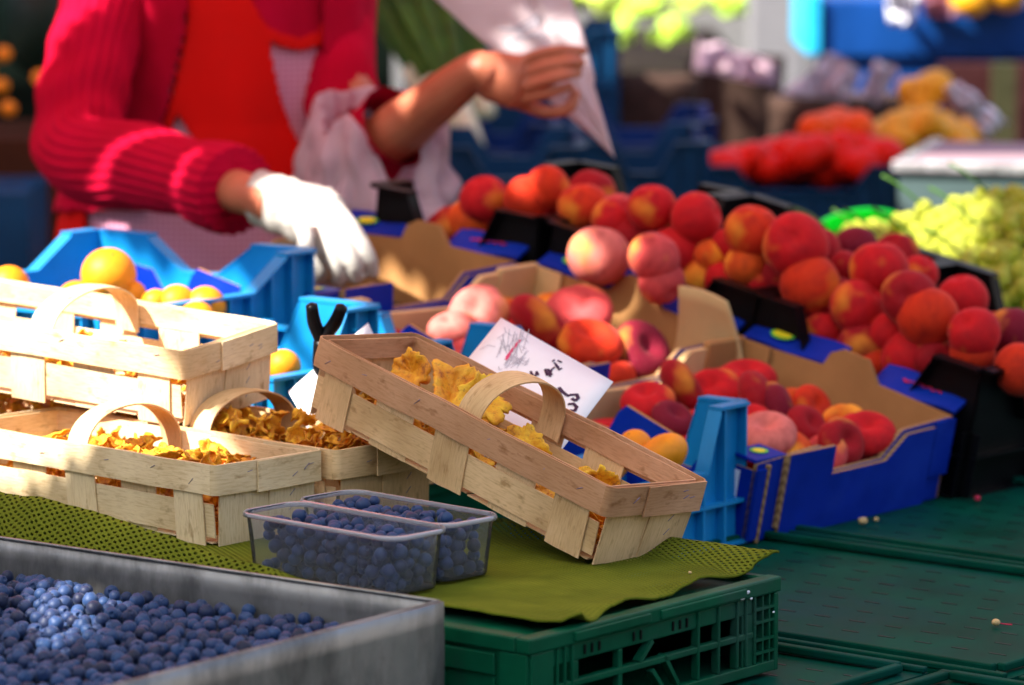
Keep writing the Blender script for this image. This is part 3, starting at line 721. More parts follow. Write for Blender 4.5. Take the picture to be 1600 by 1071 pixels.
# clear plastic punnets
def punnet(Mx,l,wd,h,label,seed,n,lab2):
    r=empty('plastic_punnet',Mx,label=label,cat='punnet',group='clear plastic punnets of blueberries')
    lp0=rrect(l/2,wd/2,.018,8); GG=[]
    for (x,y) in lp0:
        row=[]
        for j in range(12):
            f=j/11; k=1-.07*(1-f); rib=1+.004*math.cos(x*260)*(1 if .15<f<.8 else 0)
            row.append((x*k,y*k*rib,.001+h*f))
        GG.append(row)
    m=MB(); m.sheet(GG,.0004,close=True); m.build('tub',CLEAR,r)
    m=MB(); lp=[(x*.93,y*.93) for x,y in lp0]; m.prism(lp,.0005,.0011); m.build('base',CLEAR,r)
    m=MB(); GG=[[(x*k,y*k,z) for k,z in ((1.0,h-.003),(1.008,h+.001),(1.02,h+.0015),(1.034,h),(1.036,h-.003))] for x,y in lp0]; m.sheet(GG,.0005,close=True); m.build('lip',CLEARL,r)
    rs=random.Random(seed); P=drop(n,l*.93-.006,wd*.93-.006,lambda x,y:.001,lambda x,y:h*.86+.004*nz(x*30,y*30,seed),rs,ok=None,cand=10)
    P[:,0]-=(l*.93-.006)/2;P[:,1]-=(wd*.93-.006)/2
    joined('blueberries',P,Mx,BERRY,BML,rs,label=lab2,cat='blueberries',kind='stuff')
punnet(bM(-.149,3.620,ZC+.006,-43),.192,.074,.053,'clear plastic punnet of blueberries nearest the metal tray',21,640,'blueberries packed in the front clear punnet')
punnet(bM(-.103,3.684,ZC+.006,-44),.190,.074,.053,'clear plastic punnet of blueberries under the tilted basket',22,600,'blueberries packed in the rear clear punnet')
# ------------------------------------------------------------------ slanted display frame: cardboard boxes, blue crates, black crates
aE=R_(50.5); TAU=R_(11.5)
E1=Vector((math.cos(aE),math.sin(aE),0)); E2=Vector((-math.sin(aE)*math.cos(TAU),math.cos(aE)*math.cos(TAU),math.sin(TAU))); E3=E1.cross(E2).normalized()
K0=at(1162,850,ZT+.001)
def FR(a,b,c=0): return K0+E1*a+E2*b+E3*c
def wall(m,A,B,prof,th,mi_out=0,mi_in=0,mi_edge=0,inward=1,nx=1):
    """vertical plate from A to B (2D), top profile prof [(t,height)], thickness th towards inside"""
    A=Vector(A);B=Vector(B);d=B-A;n=Vector((-d.y,d.x)).normalized()*(th*inward)
    k=len(prof); vo=[];vi=[]
    lo=[(A+d*t) for t,_ in prof]
    vs=[(p.x,p.y,0) for p in lo]+[(p.x,p.y,h) for p,(t,h) in zip(lo,prof)]
    vs+=[(p.x+n.x,p.y+n.y,0) for p in lo]+[(p.x+n.x,p.y+n.y,h) for p,(t,h) in zip(lo,prof)]
    fo=[(i,i+1,k+i+1,k+i) for i in range(k-1)]; fi=[(2*k+i+1,2*k+i,3*k+i,3*k+i+1) for i in range(k-1)]
    fe=[(k+i,k+i+1,3*k+i+1,3*k+i) for i in range(k-1)]+[(0,k,3*k,2*k),(k-1,3*k-1,4*k-1,2*k-1)]
    if inward<0: fo=[f[::-1] for f in fo];fi=[f[::-1] for f in fi]; fe=[f[::-1] for f in fe]
    m.add(vs,fo,None,mi_out); m.add(vs,fi,None,mi_in); m.add(vs,fe,None,mi_edge)
def oval(m,c,ex_,ey_,a,b,n_,lift,mi):
    N=24; vs=[c+ex_*(a*math.cos(2*math.pi*k/N))+ey_*(b*math.sin(2*math.pi*k/N))+n_*lift for k in range(N)]
    m.add(vs,[tuple(range(N))],None,mi)
def squig(m,c,ex_,ey_,n_,L,mi,seed,amp=.004,wd=.0016):
    rs=random.Random(seed); pts=[]; 
    for k in range(16): pts.append(c+ex_*(L*(k/15-.5))+ey_*(amp*math.sin(k*1.9+seed)*rs.uniform(.4,1))+n_*.0008)
    for k in range(15):
        d=(pts[k+1]-pts[k]).normalized(); q=n_.cross(d)*wd*rs.uniform(.4,1.2); m.add([pts[k]-q,pts[k+1]-q,pts[k+1]+q,pts[k]+q],[(0,1,2,3)],None,mi)
def cbox(M,label,seed,near_tabs=True,hf=1):
    r=empty('cardboard_box',M,label=label,cat='box',group='blue printed cardboard fruit boxes')
    w,l=.365,.300; t=.005; h=.092; lo=.062
    m=MB(); m.box(.001,w-.001,.001,l-.001,.0005,.004); m.build('bottom',CARDB,r,smooth=False)
    # right-hand end (facing the aisle): high corners, cut-down middle
    m=MB(); pf=[(0,h-.004),(.30,h+.002),(.325,h),(.33,lo),(.50,lo+.001),(.64,lo+.002),(.72,h-.004),(.735,h),(1,h+.004)]
    wall(m,(0,0),(w,0),pf,t,0,1,2)
    # proud outer flap with a corrugated end
    pf2=[(0,h-.006),(.95*.35,h-.001),(.34,lo-.002),(.60,lo-.001),(.70,h-.008),(.80,h-.006),(.88,h-.004)]
    A,B=(.052,-.0052),(w*.895,-.0052); wall(m,A,B,[(0,h+.001),(.30,h+.001),(.305,lo-.001),(.67,lo),(.80,h-.004),(1,h-.003)],.005,0,1,2)
    m.box(.0,.014,-.004,-.0002,.004,h-.010); m.box(w*.905,w+.002,-.004,-.0002,.03,h+.002)
    m.box(.046,.0515,-.0050,-.0003,.012,h,mi=2); m.box(.0145,.019,-.0048,-.0003,.0,h-.006,mi=2)
    m.build('end_wall',[BLUEC,CARDB,CORR],r,smooth=False)
    m=MB(); wall(m,(0,l),(w,l),[(0,h-.006),(.17,h-.004),(.20,lo+.006),(.62,lo),(.70,h),(.72,h+.004),(.98,h+.006),(1,h-.01)],-t*1.7,0,1,1); m.build('end_wall',[BLUEC,CARDP,CORR],r,smooth=False)
    # near long side with raised tab
    m=MB(); wall(m,(0,0),(0,l),[(0,h-.012),(.24,h-.014),(.28,lo-.004),(.36,lo-.004),(.375,h-.006),(.60,h+.006),(.63,h-.004),(.66,lo+.004),(.78,lo+.004),(.84,h-.004),(1,h)],-t,0,1,1)
    m.build('side_wall',[BLUEC,CARDB],r,smooth=False)
    # far long side with folded blue flap, torn in the middle
    m=MB(); wall(m,(w,0),(w,l),[(0,h+.004),(.34,h+.010),(.36,h+.018),(.40,h+.034),(.52,h+.036),(.57,h+.028),(.60,h+.010),(1,h+.006)],t,0,1,1)
    m.build('side_wall',[BLUEC,CARDB],r,smooth=False)
    def flap(y0,y1,za,zb,dx0,dx1,name='flap'):
        m=MB(); N=8; GG=[]
        for i in range(N+1):
            y=y0+(y1-y0)*i/N; a=i/N; dd=dx0+(dx1-dx0)*a
            GG.append([(w+.001-dd*q,y,(za+(zb-za)*a)+.012*q-.0) for q in (0,.5,1)] )
        m.sheet(GG,.004,0,mi2=1); return m.build(name,[BLUEC,CARDB],r,smooth=False)
    # blue flaps lie outside the far wall, sloping up and away
    def flap2(y0,y1,z,wd0,wd1,ov=None,sq=False):
        m=MB(); GG=[]; N=10
        for i in range(N+1):
            y=y0+(y1-y0)*i/N; wd=wd0+(wd1-wd0)*i/N
            GG.append([(w+.0012+wd*q,y,z+.004+.019*q+.0012*math.sin(i)) for q in (0,.35,.7,1)])
        m.sheet(GG,.004,1,mi2=1)
        n_=Vector((-.014,0,1)).normalized(); ex_=Vector((1,0,.3)).normalized(); n_=Vector((-.3,0,1)).normalized()
        if ov is not None:
            c=Vector((w+.001+wd0*.5,ov,z+.0145)); ey_=Vector((0,1,0)); oval(m,c,ex_,ey_,.011,.016,n_,.0032,2); oval(m,c,ex_,ey_,.0075,.012,n_,.0038,3)
        if sq: squig(m,Vector((w+.001+wd0*.45,(y0+y1)/2,z+.0165)),Vector((0,-1,0)),ex_,n_,.055,4,seed)
        m.build('flap',[CARDB,BLUEC,GRNP,YELP,REDP,CORR],r,smooth=False)
    flap2(.170,.298,h+.005,.034,.038,.255); flap2(.0,.115,h+.003,.036,.032,None,True)
    # corner pads
    m=MB(); m.box(w-.075,w-.003,l-.012,l-.001,.004,h+.012,b=.003); m.box(w-.010,w-.006,l-.05,l-.012,.004,h+.010,b=.001); m.build('corner_pad',CARDP if seed==2 else CARDB,r,smooth=False); m=MB()
    m.box(.006,.052,l-.012,l-.002,.004,h-.0,b=.003); m.build('corner_pad',CARDP if seed==2 else CARDB,r,smooth=False)
    m=MB(); m.box(-.001,.055,.002,.04,h-.004,h+.000,b=.001); oval(m,Vector((.030,.022,h+.0006)),Vector((1,0,0)),Vector((0,1,0)),.012,.009,UP,.0004,1); oval(m,Vector((.030,.022,h+.0009)),Vector((1,0,0)),Vector((0,1,0)),.008,.006,UP,.0004,2)
    m.build('corner_flap',[BLUEC,GRNP,YELP],r,smooth=False)
    return r
def FM(a,b,c=0): return frame(FR(a,b,c),E1,E2,E3)
B1=cbox(FM(0,0),'blue cardboard box at the right holding red flat peaches, nearest the empty green crates',1)
B2=cbox(FM(-.002,.312),'blue cardboard box in the middle with pale flat peaches behind the white card',2)
E2f=Vector((-math.sin(aE)*math.cos(R_(5)),math.cos(aE)*math.cos(R_(5)),math.sin(R_(5)))); E3f=E1.cross(E2f).normalized()
E2g=Vector((-math.sin(aE)*math.cos(R_(3)),math.cos(aE)*math.cos(R_(3)),math.sin(R_(3))))
B3=cbox(frame(FR(-.002,.626),E1,E2g,E1.cross(E2g).normalized()),'empty cardboard box under the gloved hand with a deep brown inside',3)
# white label inside BC / side of box1
m=MB(); m.box(-.0012,-.0002,.02,.05,.02,.075); lb=m.build('label',PAPER,B1,smooth=False)
# torn beige sheet standing between box 1 and box 2
m=MB(); GG=[]
for i in range(13):
    a=i/12; row=[]
    for j in range(9):
        b=j/8; wd=.085*(1-.42*b)+.0; row.append((.345-.02*b+.012*math.sin(b*3)-.05*(a-.5)*0, .306+.075*1-(a)*(.125-.055*b)-.01*b, .01+.135*b+.004*math.sin(a*3)*b))
    GG.append(row)
m.sheet(GG,.0035); o=m.build('cardboard_sheet',CARDP,None); o.matrix_basis=FM(0,0)
tag(o,'pale curved cardboard sheet standing up between the two peach boxes','cardboard sheet')
# plastic crates with raised corner ears
def ecrate(M,w,l,h,low,ear,arm_w,arm_l,mat,label,name='fruit_crate',group=None,cat='crate',slope=.02,ribs=True,thick=.004,flat=.0,nearlow=False,leftlow=False):
    r=empty(name,M,label=label,cat=cat,group=group)
    def prof(L,arm):
        a=arm/L; s_=slope/L; return [(0,ear),(a-flat/L,ear),(a,ear-.004),(a+s_,low),(1-a-s_,low),(1-a,ear-.004),(1-a+flat/L,ear),(1,ear)]
    for nm,A,B,arm in (('end_wall',(0,0),(w,0),arm_w),('end_wall',(w,l),(0,l),arm_w),('side_wall',(w,0),(w,l),arm_l),('side_wall',(0,l),(0,0),arm_l)):
        P_=prof((w if nm=='end_wall' else l),arm)
        if nearlow:
            if A==(0,l) and B==(0,0): P_=[(0,low),(1,low)]
            elif A==(0,0): P_=[(0,low)]+P_[4:]
            elif A==(w,l) and B==(0,l): P_=P_[:4]+[(1,low)]
        if leftlow:
            if A==(w,0): P_=P_[:4]+[(1,low)]
            elif A==(w,l): P_=[(0,low),(1,low)]
        m=MB(); wall(m,A,B,P_,thick)
        d=Vector(B)-Vector(A); L=d.length; d.normalize(); n=Vector((d.y,-d.x))   # outward
        X=frame((A[0],A[1],0),Vector((d.x,d.y,0)),Vector((n.x,n.y,0)),UP)
        def H(x):
            t=x/L
            for (t0,h0),(t1,h1) in zip(P_,P_[1:]):
                if t0<=t<=t1 and t1>t0: return h0+(h1-h0)*(t-t0)/(t1-t0)
            return ear
        if ribs:
            k=max(3,int(L/.034)) if ribs!=2 else 3
            for i in range(k+1):
                x=.002+(L-.007)*i/k; m.box(x,x+.003,0,.011,.004,(min(H(x),H(x+.003)) if ribs!=2 else low-.006)-.001,M=X,mi=0)
            m.box(.001,L-.001,0,.012,0,.004,M=X); m.box(.001,L-.001,0,.0115,low*.55,low*.55+.004,M=X)
        # flange along the top
        for (t0,h0),(t1,h1) in zip(P_,P_[1:]):
            if t1-t0<1e-6: continue
            a=Vector((t0*L,0,h0));b=Vector((t1*L,0,h1)); vs=[]
            for q in (a,b): vs+=[(q.x,-thick-.001,q.z-.0005),(q.x,.013,q.z-.0005),(q.x,.013,q.z+.003),(q.x,-thick-.001,q.z+.003)]
            m.add(vs,[(0,1,2,3),(7,6,5,4),(0,4,5,1),(1,5,6,2),(2,6,7,3),(3,7,4,0)],None,0,X)
        m.build(nm,mat,r,smooth=False)
    m=MB(); m.box(thick,w-thick,thick,l-thick,.002,.006); m.build('bottom',mat,r,smooth=False)
    return r
GB='light blue plastic crates of oranges and apricots'
Fc=FR(-.004,0,0)   # far right bottom corner of first blue crate
q=at(1155,848,ZT)
BC1=ecrate(frame(Vector((q.x,q.y,ZT+.002))-RD*.19,RD,LD,UP),.19,.150,.135,.080,.146,.050,.052,BLUEP,'light blue plastic crate with apricots beside the blue cardboard box at the right',group=GB,slope=.022,nearlow=True,leftlow=True)
q=atY(803,516,4.53); BC2=ecrate(frame(Vector((q.x,q.y,q.z-.15))-RD*.15,RD,LD,UP),.15,.25,.13,.085,.150,.03,.060,BLUEP,'light blue plastic crate behind the white card, only one corner showing',group=GB,slope=.025)
p=atY(482,393,4.70); BC3=ecrate(frame(Vector((p.x,p.y,p.z-.165))-RD*.35,RD,LD,UP),.35,.335,.16,.125,.165,.05,.085,BLUEP,'light blue plastic crate at the upper left with raised corners and oranges',group=GB,slope=.055,nearlow=True)
p=atY(581,480,4.40); BC4=ecrate(frame(Vector((p.x,p.y,p.z-.165))-RD*.17,RD,LD,UP),.17,.20,.16,.105,.165,.055,.10,BLUEP,'light blue plastic crate behind the tilted basket with a black clip on it',group=GB,slope=.03,nearlow=True,leftlow=True)
GK='black plastic crates heaped with round peaches'
K1=ecrate(FM(.386,-.014),.40,.312,.13,.085,.150,.062,.060,BLACKP,'black plastic crate of round peaches at the right end of the row',group=GK,slope=.03,ribs=2)
K2=ecrate(FM(.386,.300),.40,.312,.13,.085,.150,.062,.060,BLACKP,'middle black plastic crate heaped with round peaches',group=GK,slope=.03,ribs=2)
E2f=Vector((-math.sin(aE)*math.cos(R_(5)),math.cos(aE)*math.cos(R_(5)),math.sin(R_(5)))); E3f=E1.cross(E2f).normalized()
K3=ecrate(frame(FR(.386,.616),E1,E2f,E3f),.40,.26,.13,.085,.150,.062,.060,BLACKP,'black plastic crate of peaches nearest the vendor, lit on its far rim',group=GK,slope=.03,ribs=2)
# a crate standing to the right of K1 along the lower right edge
K0b=ecrate(frame(at(1520,772,ZT+.001)+Vector((.02,0.02,-.001)),E1,Vector((-E1.y,E1.x,0)),UP),.40,.03,.13,.085,.10,.04,.01,BLACKP,'flat black crate edge at the right of the peaches',group=GK) if False else None
# wedge supports carrying the slanted rows
def wedge(a0,a1,b1,label):
    m=MB(); A=FR(a0,.02,0);B=FR(a1,.02,0);C=FR(a1,b1,0);D=FR(a0,b1,0); dz=.004
    top=[Vector((q.x,q.y,max(q.z-dz,ZT+.002))) for q in (A,B,C,D)]; bot=[Vector((q.x,q.y,ZT+.0005)) for q in (A,B,C,D)]
    m.add(top+bot,[(0,1,2,3),(7,6,5,4),(0,4,5,1),(1,5,6,2),(2,6,7,3),(3,7,4,0)]); o=m.build('wooden_wedge',TABLE,None,smooth=False); tag(o,label,'wedge')
wedge(.0,.365,.93,'wooden wedge under the cardboard boxes'); wedge(.39,.78,.90,'wooden wedge under the black crates')
for q,lb in ((BC2,'stacked green crate under the blue crate behind the card'),(BC3,'stacked green crate under the upper left blue crate'),(BC4,'stacked green crate under the blue crate with the clip')):
    pz=q.matrix_basis.translation; wq={BC3:.34,BC2:.145,BC4:.165}[q]; lq={BC3:.325,BC2:.245,BC4:.21}[q]
    m=MB(); m.box(.004,wq,.004,lq,ZT+.001-pz.z,-.002); m.box(-.002,wq+.005,-.002,lq+.005,-.014,-.003); o=m.build('plastic_crate',GREENP,None,smooth=False); o.matrix_basis=q.matrix_basis.copy(); tag(o,lb,'crate')
# ------------------------------------------------------------------ fruit
def peach_mesh(seed,flat=False,n=28,mr=18):
    m=MB(); vs=[];rs=random.Random(seed)
    for i in range(mr+1):
        a=math.pi*i/mr
        for j in range(n):
            t=2*math.pi*j/n; gd=min(abs(t),abs(2*math.pi-t)); groove=1-.085*math.exp(-(gd/.16)**2)*math.sin(a)
            if flat:
                R=.62+.40*math.sin(a)**.8 if True else 0; r=math.sin(a)*(1.0); rr=r*1.05*groove; z=.60*math.cos(a)*(1-.62*math.exp(-(r/.34)**2)) ; rr*=1+.04*math.cos(2*t+seed)
            else:
                r=math.sin(a); rr=r*1.0*groove*(1+.02*math.cos(3*t+seed)); z=.93*math.cos(a)-(.22*math.exp(-(r/.22)**2) if a<1.5 else -.05*math.exp(-(r/.2)**2))
            vs.append((rr*math.cos(t),rr*math.sin(t),z))
    fs=[(i*n+j,(i+1)*n+j,(i+1)*n+(j+1)%n,i*n+(j+1)%n) for i in range(mr) for j in range(n)]
    m.add(vs,fs); o=m.build('peach',PEACH,link=False); bm=bmesh.new(); bm.from_mesh(o.data); bmesh.ops.remove_doubles(bm,verts=bm.verts,dist=1e-5); bm.to_mesh(o.data); bm.free()
    return o.data
PM=[peach_mesh(s) for s in range(3)]; FMs=[peach_mesh(s+9,True) for s in range(3)]
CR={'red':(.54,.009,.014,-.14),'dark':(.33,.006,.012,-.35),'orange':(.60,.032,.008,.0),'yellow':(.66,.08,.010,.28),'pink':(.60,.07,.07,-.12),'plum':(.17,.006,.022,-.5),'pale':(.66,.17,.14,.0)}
Yv=Vector((0,1,0))
def peach(px,py,dia,col,plane,lab,group,flat=False,tilt=None,up=0,seed=None,amin=None):
    O,n=plane; c=atplane(px,py,O+n*up,n)
    while amin and (c-K0).dot(E1)<amin and up>-.13: up-=.003; c=atplane(px,py,O+n*up,n)
    r=dia*(1.12 if flat else 1.08)/2*c.y/FPX
    rs=random.Random(int(px*7+py*13)); o=bpy.data.objects.new('flat_peach' if flat else 'peach',rs.choice(FMs if flat else PM)); sc.collection.objects.link(o)
    if tilt is None: q=Matrix.Rotation(rs.uniform(0,6.28),4,'Z')@Matrix.Rotation(rs.gauss(0,.9 if not flat else .55),4,'X')@Matrix.Rotation(rs.uniform(0,6.28),4,'Z')
    else:
        q=Vector(tilt).normalized().to_track_quat('Z','Y').to_matrix().to_4x4()@Matrix.Rotation(rs.uniform(0,6.28),4,'Z')
    o.matrix_basis=Matrix.Translation(c)@q@Matrix.Scale(r,4); o.color=CR[col]; tag(o,lab,'peach',group); return o
plB=lambda h:(FR(0,0,h),E3)
G1='flat peaches in the right cardboard box'
for px,py,d,c,h,tl,lab in [
 (1066,607,86,'dark',.075,(.9,.2,.5),'dark red flat peach seen side-on at the far left of the right box'),
 (1112,612,80,'red',.072,(-.3,-.6,.8),'red flat peach tucked right of the side-on dark one, dimple turned up'),
 (1165,594,86,'red',.078,(0,-.3,1),'bright red flat peach at the very back of the right box'),
 (1186,626,88,'dark',.088,(.9,-.1,.4),'large dark red flat peach in the middle back of the right box'),
 (1210,640,80,'plum',.085,(.9,.3,.1),'plum coloured flat peach seen edge-on in the middle of the right box'),
 (1243,632,54,'yellow',.075,(.3,-.5,.6),'yellow patched flat peach behind the middle of the right box'),
 (1270,636,62,'orange',.078,(.6,-.7,.4),'orange and red flat peach against the brown far wall'),
 (1172,656,62,'red',.080,(0,-.4,1),'red flat peach low behind the blue crate corner'),
 (1197,680,88,'pale',.080,(-.1,-.45,1),'pale peach-pink flat peach with a wide open dimple at the front left'),
 (1262,668,66,'dark',.080,(.5,-.6,.6),'small dark red flat peach in the centre of the right box'),
 (1222,700,84,'yellow',.066,(.1,-.3,1),'creamy yellow flat peach behind the cut-down front wall'),
 (1318,660,62,'yellow',.076,(-.2,-.6,.7),'yellow topped flat peach towards the right of the box'),
 (1352,678,84,'red',.080,(.05,-.5,.9),'bright red dimpled flat peach at the right end of the box'),
 (1314,692,74,'dark',.078,(.6,-.7,.4),'dark crimson flat peach beside the bright dimpled one'),
 (1288,712,66,'pink',.064,(-.5,-.7,.5),'pink flat peach showing in the notch of the front wall'),
 (1350,716,60,'red',.052,(0,-.3,1),'flat peach low at the right front of the right box'),
 (1012,628,78,'red',.068,(-.2,-.4,1),'red flat peach at the left behind the blue side tab'),
 (1052,655,62,'plum',.064,(.3,-.5,.8),'dark flat peach in the gap between blue tab and blue crate'),
 (1100,660,70,'red',.055,(0,0,1),'flat peach behind the raised corner of the blue crate'),
 (1140,640,70,'red',.06,(0,0,1),'flat peach under the top layer near the blue crate corner'),
 (1230,650,80,'dark',.05,(0,0,1),'flat peach of the lower layer in the middle'),(1290,680,80,'dark',.05,(0,0,1),'flat peach of the lower layer at the right')]:
    peach(px,py,d,c,plB(h),lab,G1,True,tl)
G2='flat peaches in the middle cardboard box'
for px,py,d,c,h,tl,lab in [
 (748,492,88,'pale',.082,(-.15,-.75,.6),'pale pink flat peach with its dimple facing the camera, by the brown corner'),
 (706,512,66,'pale',.070,(-.2,-.4,1),'pale pink flat peach at the left edge of the middle box'),
 (735,532,70,'pink',.060,(0,-.6,.8),'pink flat peach under the pale dimpled one'),
 (843,507,96,'dark',.090,(.7,.3,.6),'smooth crimson peach right above the white card'),
 (903,490,96,'pink',.090,(-.25,-.6,.75),'large pink flat peach with a shallow dimple at the back of the middle box'),
 (922,536,90,'orange',.085,(.1,-.45,.9),'orange-red flat peach with a dark dimple next to the card corner'),
 (1004,549,88,'plum',.080,(.45,-.6,.5),'purple wrinkled flat peach in front of the pale cardboard'),
 (865,474,56,'yellow',.07,(0,0,1),'yellow flat peach at the back of the middle box'),
 (955,555,70,'red',.055,(0,0,1),'red flat peach low beneath the purple one'),
 (800,540,80,'red',.06,(0,0,1),'flat peach hidden behind the white card'),(870,560,80,'red',.05,(0,0,1),'flat peach low behind the white card'),
 (790,480,50,'yellow',.06,(0,0,1),'small yellow flat peach by the brown corner pad')]:
    peach(px,py,d,c,plB(h),lab,G2,True,tl)
G3='round peaches heaped in the black crates'
for px,py,d,c,h,lab in [
 (1175,362,84,'orange',.205,'large orange-red peach at the top of the middle heap'),
 (1243,384,98,'red',.205,'big deep red peach at the top right of the middle heap'),
 (1278,392,70,'dark',.185,'dark peach peeking from behind the big deep red one'),
 (1088,342,80,'red',.200,'round red peach fourth from the vendor along the top'),
 (1018,325,74,'red',.200,'round red peach at the top left of the middle heap'),
 (1337,388,66,'plum',.185,'nearly black plum-coloured peach before the green sheet'),
 (1374,421,88,'red',.200,'large crimson peach at the top of the right heap'),
 (1322,420,58,'dark',.175,'half hidden dark red peach left of the large crimson one'),
 (1438,428,56,'red',.170,'red peach just before the grapes'),
 (1266,446,94,'orange',.190,'glowing orange-red peach at the left of the right heap'),
 (1340,480,84,'red',.195,'red peach with a bright top in the centre of the right heap'),
 (1420,466,84,'dark',.190,'mauve-shaded peach above the orange one'),
 (1450,497,92,'orange',.205,'big orange peach at the front of the right heap'),
 (1504,468,78,'red',.180,'smooth red-orange peach at the far right of the heap'),
 (1522,522,80,'red',.175,'crimson peach behind the black corner'),
 (1423,560,92,'red',.185,'large red peach at the front left of the black corner'),
 (1346,542,84,'dark',.165,'dark rose peach low in front of the right heap'),
 (1288,517,68,'red',.150,'small red peach above the orange-pink one'),
 (1262,537,78,'orange',.140,'orange-pink peach behind the blue flap'),
 (1392,520,66,'red',.160,'red peach wedged between the centre and big orange peach'),
 (1520,552,70,'orange',.165,'peach with a glowing orange top on the black crate rim'),
 (1583,522,80,'plum',.170,'purple peach at the right edge of the photo'),
 (1592,578,80,'orange',.150,'orange peach low at the right edge of the photo'),
 (1388,596,44,'orange',.135,'small orange peach beside the blue flap tip'),
 (1460,560,70,'dark',.150,'dark peach just inside the black corner'),
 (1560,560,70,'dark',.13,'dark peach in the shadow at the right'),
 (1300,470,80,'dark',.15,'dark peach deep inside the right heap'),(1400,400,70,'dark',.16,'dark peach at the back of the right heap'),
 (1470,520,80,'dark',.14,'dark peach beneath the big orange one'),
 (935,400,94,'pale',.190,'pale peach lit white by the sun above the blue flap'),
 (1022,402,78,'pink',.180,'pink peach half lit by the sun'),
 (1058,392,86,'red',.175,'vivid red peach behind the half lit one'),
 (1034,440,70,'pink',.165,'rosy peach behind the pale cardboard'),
 (1113,400,54,'yellow',.170,'yellow-orange peach in the middle of the heap'),
 (1098,432,66,'yellow',.160,'golden peach in the lower middle heap'),
 (1168,415,70,'yellow',.180,'golden-orange peach under the top orange-red one'),
 (1092,452,66,'plum',.150,'purple topped peach over the black crate rim'),
 (1188,440,54,'red',.150,'red sliver of a peach behind the black ear'),
 (1140,385,60,'red',.175,'red peach between golden and orange ones'),
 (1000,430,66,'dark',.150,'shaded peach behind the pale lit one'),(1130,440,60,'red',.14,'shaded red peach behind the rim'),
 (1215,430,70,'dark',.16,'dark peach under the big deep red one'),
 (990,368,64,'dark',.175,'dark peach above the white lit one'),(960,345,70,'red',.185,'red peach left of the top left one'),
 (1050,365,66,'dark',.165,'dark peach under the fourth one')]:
    peach(px,py,d,c,(FR(0,0,h),E3),lab,G3,amin=.335 if c in('pale','pink') else .430)
pK3=FR(.386,.616)
for px,py,d,c,h,lab in [
 (757,312,74,'red',.150,'red peach at the far left by the plastic bag'),
 (735,347,78,'yellow',.145,'yellow and red streaked peach at the left end of the row'),
 (822,312,70,'orange',.165,'orange peach left of the brightest one'),
 (856,294,68,'orange',.175,'bright orange peach at the top of the vendor side heap'),
 (925,302,74,'dark',.165,'dark red peach right of the bright orange one'),
 (911,325,78,'orange',.165,'red-orange peach above the black crate ear'),
 (965,335,62,'pink',.160,'pinkish peach right of the black crate ear'),
 (743,376,56,'orange',.120,'orange peach low at the left end'),
 (880,318,56,'red',.155,'red peach between two orange ones'),
 (790,340,70,'dark',.12,'dark peach under the orange ones'),(850,345,70,'dark',.12,'dark peach behind the black ear'),(935,350,70,'red',.14,'shaded red peach behind the black ear')]:
    peach(px,py,d,c,(pK3+E3f*h,E3f),lab,G3,amin=.430)
def under(M0,n_a,n_b,a0,b0,da,db,h,flat,lab,grp,cols,seed):
    rs=random.Random(seed)
    for i in range(n_a):
        for j in range(n_b):
            c=M0@Vector((a0+da*(i+.5*(j%2)*.8)+rs.uniform(-.004,.004),b0+db*j+rs.uniform(-.004,.004),h+rs.uniform(-.006,.006))); r=rs.uniform(.031,.034)*(1.05 if flat else 1)
            o=bpy.data.objects.new('flat_peach' if flat else 'peach',rs.choice(FMs if flat else PM)); sc.collection.objects.link(o)
            o.matrix_basis=Matrix.Translation(c)@rrot(rs,.5 if flat else 1.5)@Matrix.Scale(r,4); o.color=CR[rs.choice(cols)]; tag(o,lab,'peach',grp)
under(FM(.386,-.014),5,4,.048,.045,.068,.068,.098,False,'round peach of the lower layer at the right end of the black crates','lower layer peaches in the right black crate',['red','dark','orange','red','yellow'],61)
under(FM(.386,.300),5,4,.048,.045,.068,.068,.098,False,'round peach of the lower layer in the middle black crate','lower layer peaches in the middle black crate',['red','dark','orange','yellow'],62)
under(frame(FR(.386,.616),E1,E2f,E3f),5,3,.048,.045,.068,.068,.098,False,'round peach of the lower layer in the vendor side black crate','lower layer peaches in the vendor side black crate',['red','dark','orange'],63)
under(FM(0,0),4,4,.050,.040,.076,.070,.036,True,'flat peach of the bottom layer in the right cardboard box','bottom layer flat peaches in the right box',['red','dark','red','orange'],64)
under(FM(-.002,.312),4,4,.050,.040,.076,.070,.036,True,'flat peach of the bottom layer in the middle cardboard box','bottom layer flat peaches in the middle box',['red','pink','dark','orange'],65)
def orange(px,py,d,Y,lab,sq=1,grp='oranges in the light blue crates',cat='orange',squash=.97):
    c=atY(px,py,Y); r=d/2*Y/FPX; m=MB(); m.ball((0,0,0),(r,r,r*squash),28,18); m.ball((0,0,r*squash*.985),(r*.07,r*.07,r*.03),8,5,mi=1)
    o=m.build('orange',[ORANGE,LEAF]); o.matrix_basis=Matrix.Translation(c)@Matrix.Rotation(px,4,'Z')@Matrix.Rotation(.6,4,'X'); tag(o,lab,cat,grp)
orange(170,430,88,4.62,'largest sunlit orange above the sunlit basket'); orange(205,462,50,4.62,'orange partly behind the blue edge')
orange(243,474,46,4.58,'small orange left of the pair by the basket rim'); orange(277,474,60,4.58,'orange in the middle of the row behind the basket rim'); orange(322,478,64,4.58,'red-tinged orange at the right of the row behind the basket rim')
orange(308,500,60,4.5,'lowest orange just over the basket rim'); orange(15,446,64,4.62,'orange at the far left edge behind the sunlit basket'); orange(120,470,64,4.6,'orange hidden behind the handle')
orange(443,573,56,4.36,'apricot behind the blue rim right of the sunlit basket',grp='apricots'); orange(1035,712,88,4.22,'large apricot beside the blue crate corner',grp='apricots',squash=.72); orange(992,698,56,4.26,'smaller apricot behind the large one',grp='apricots')
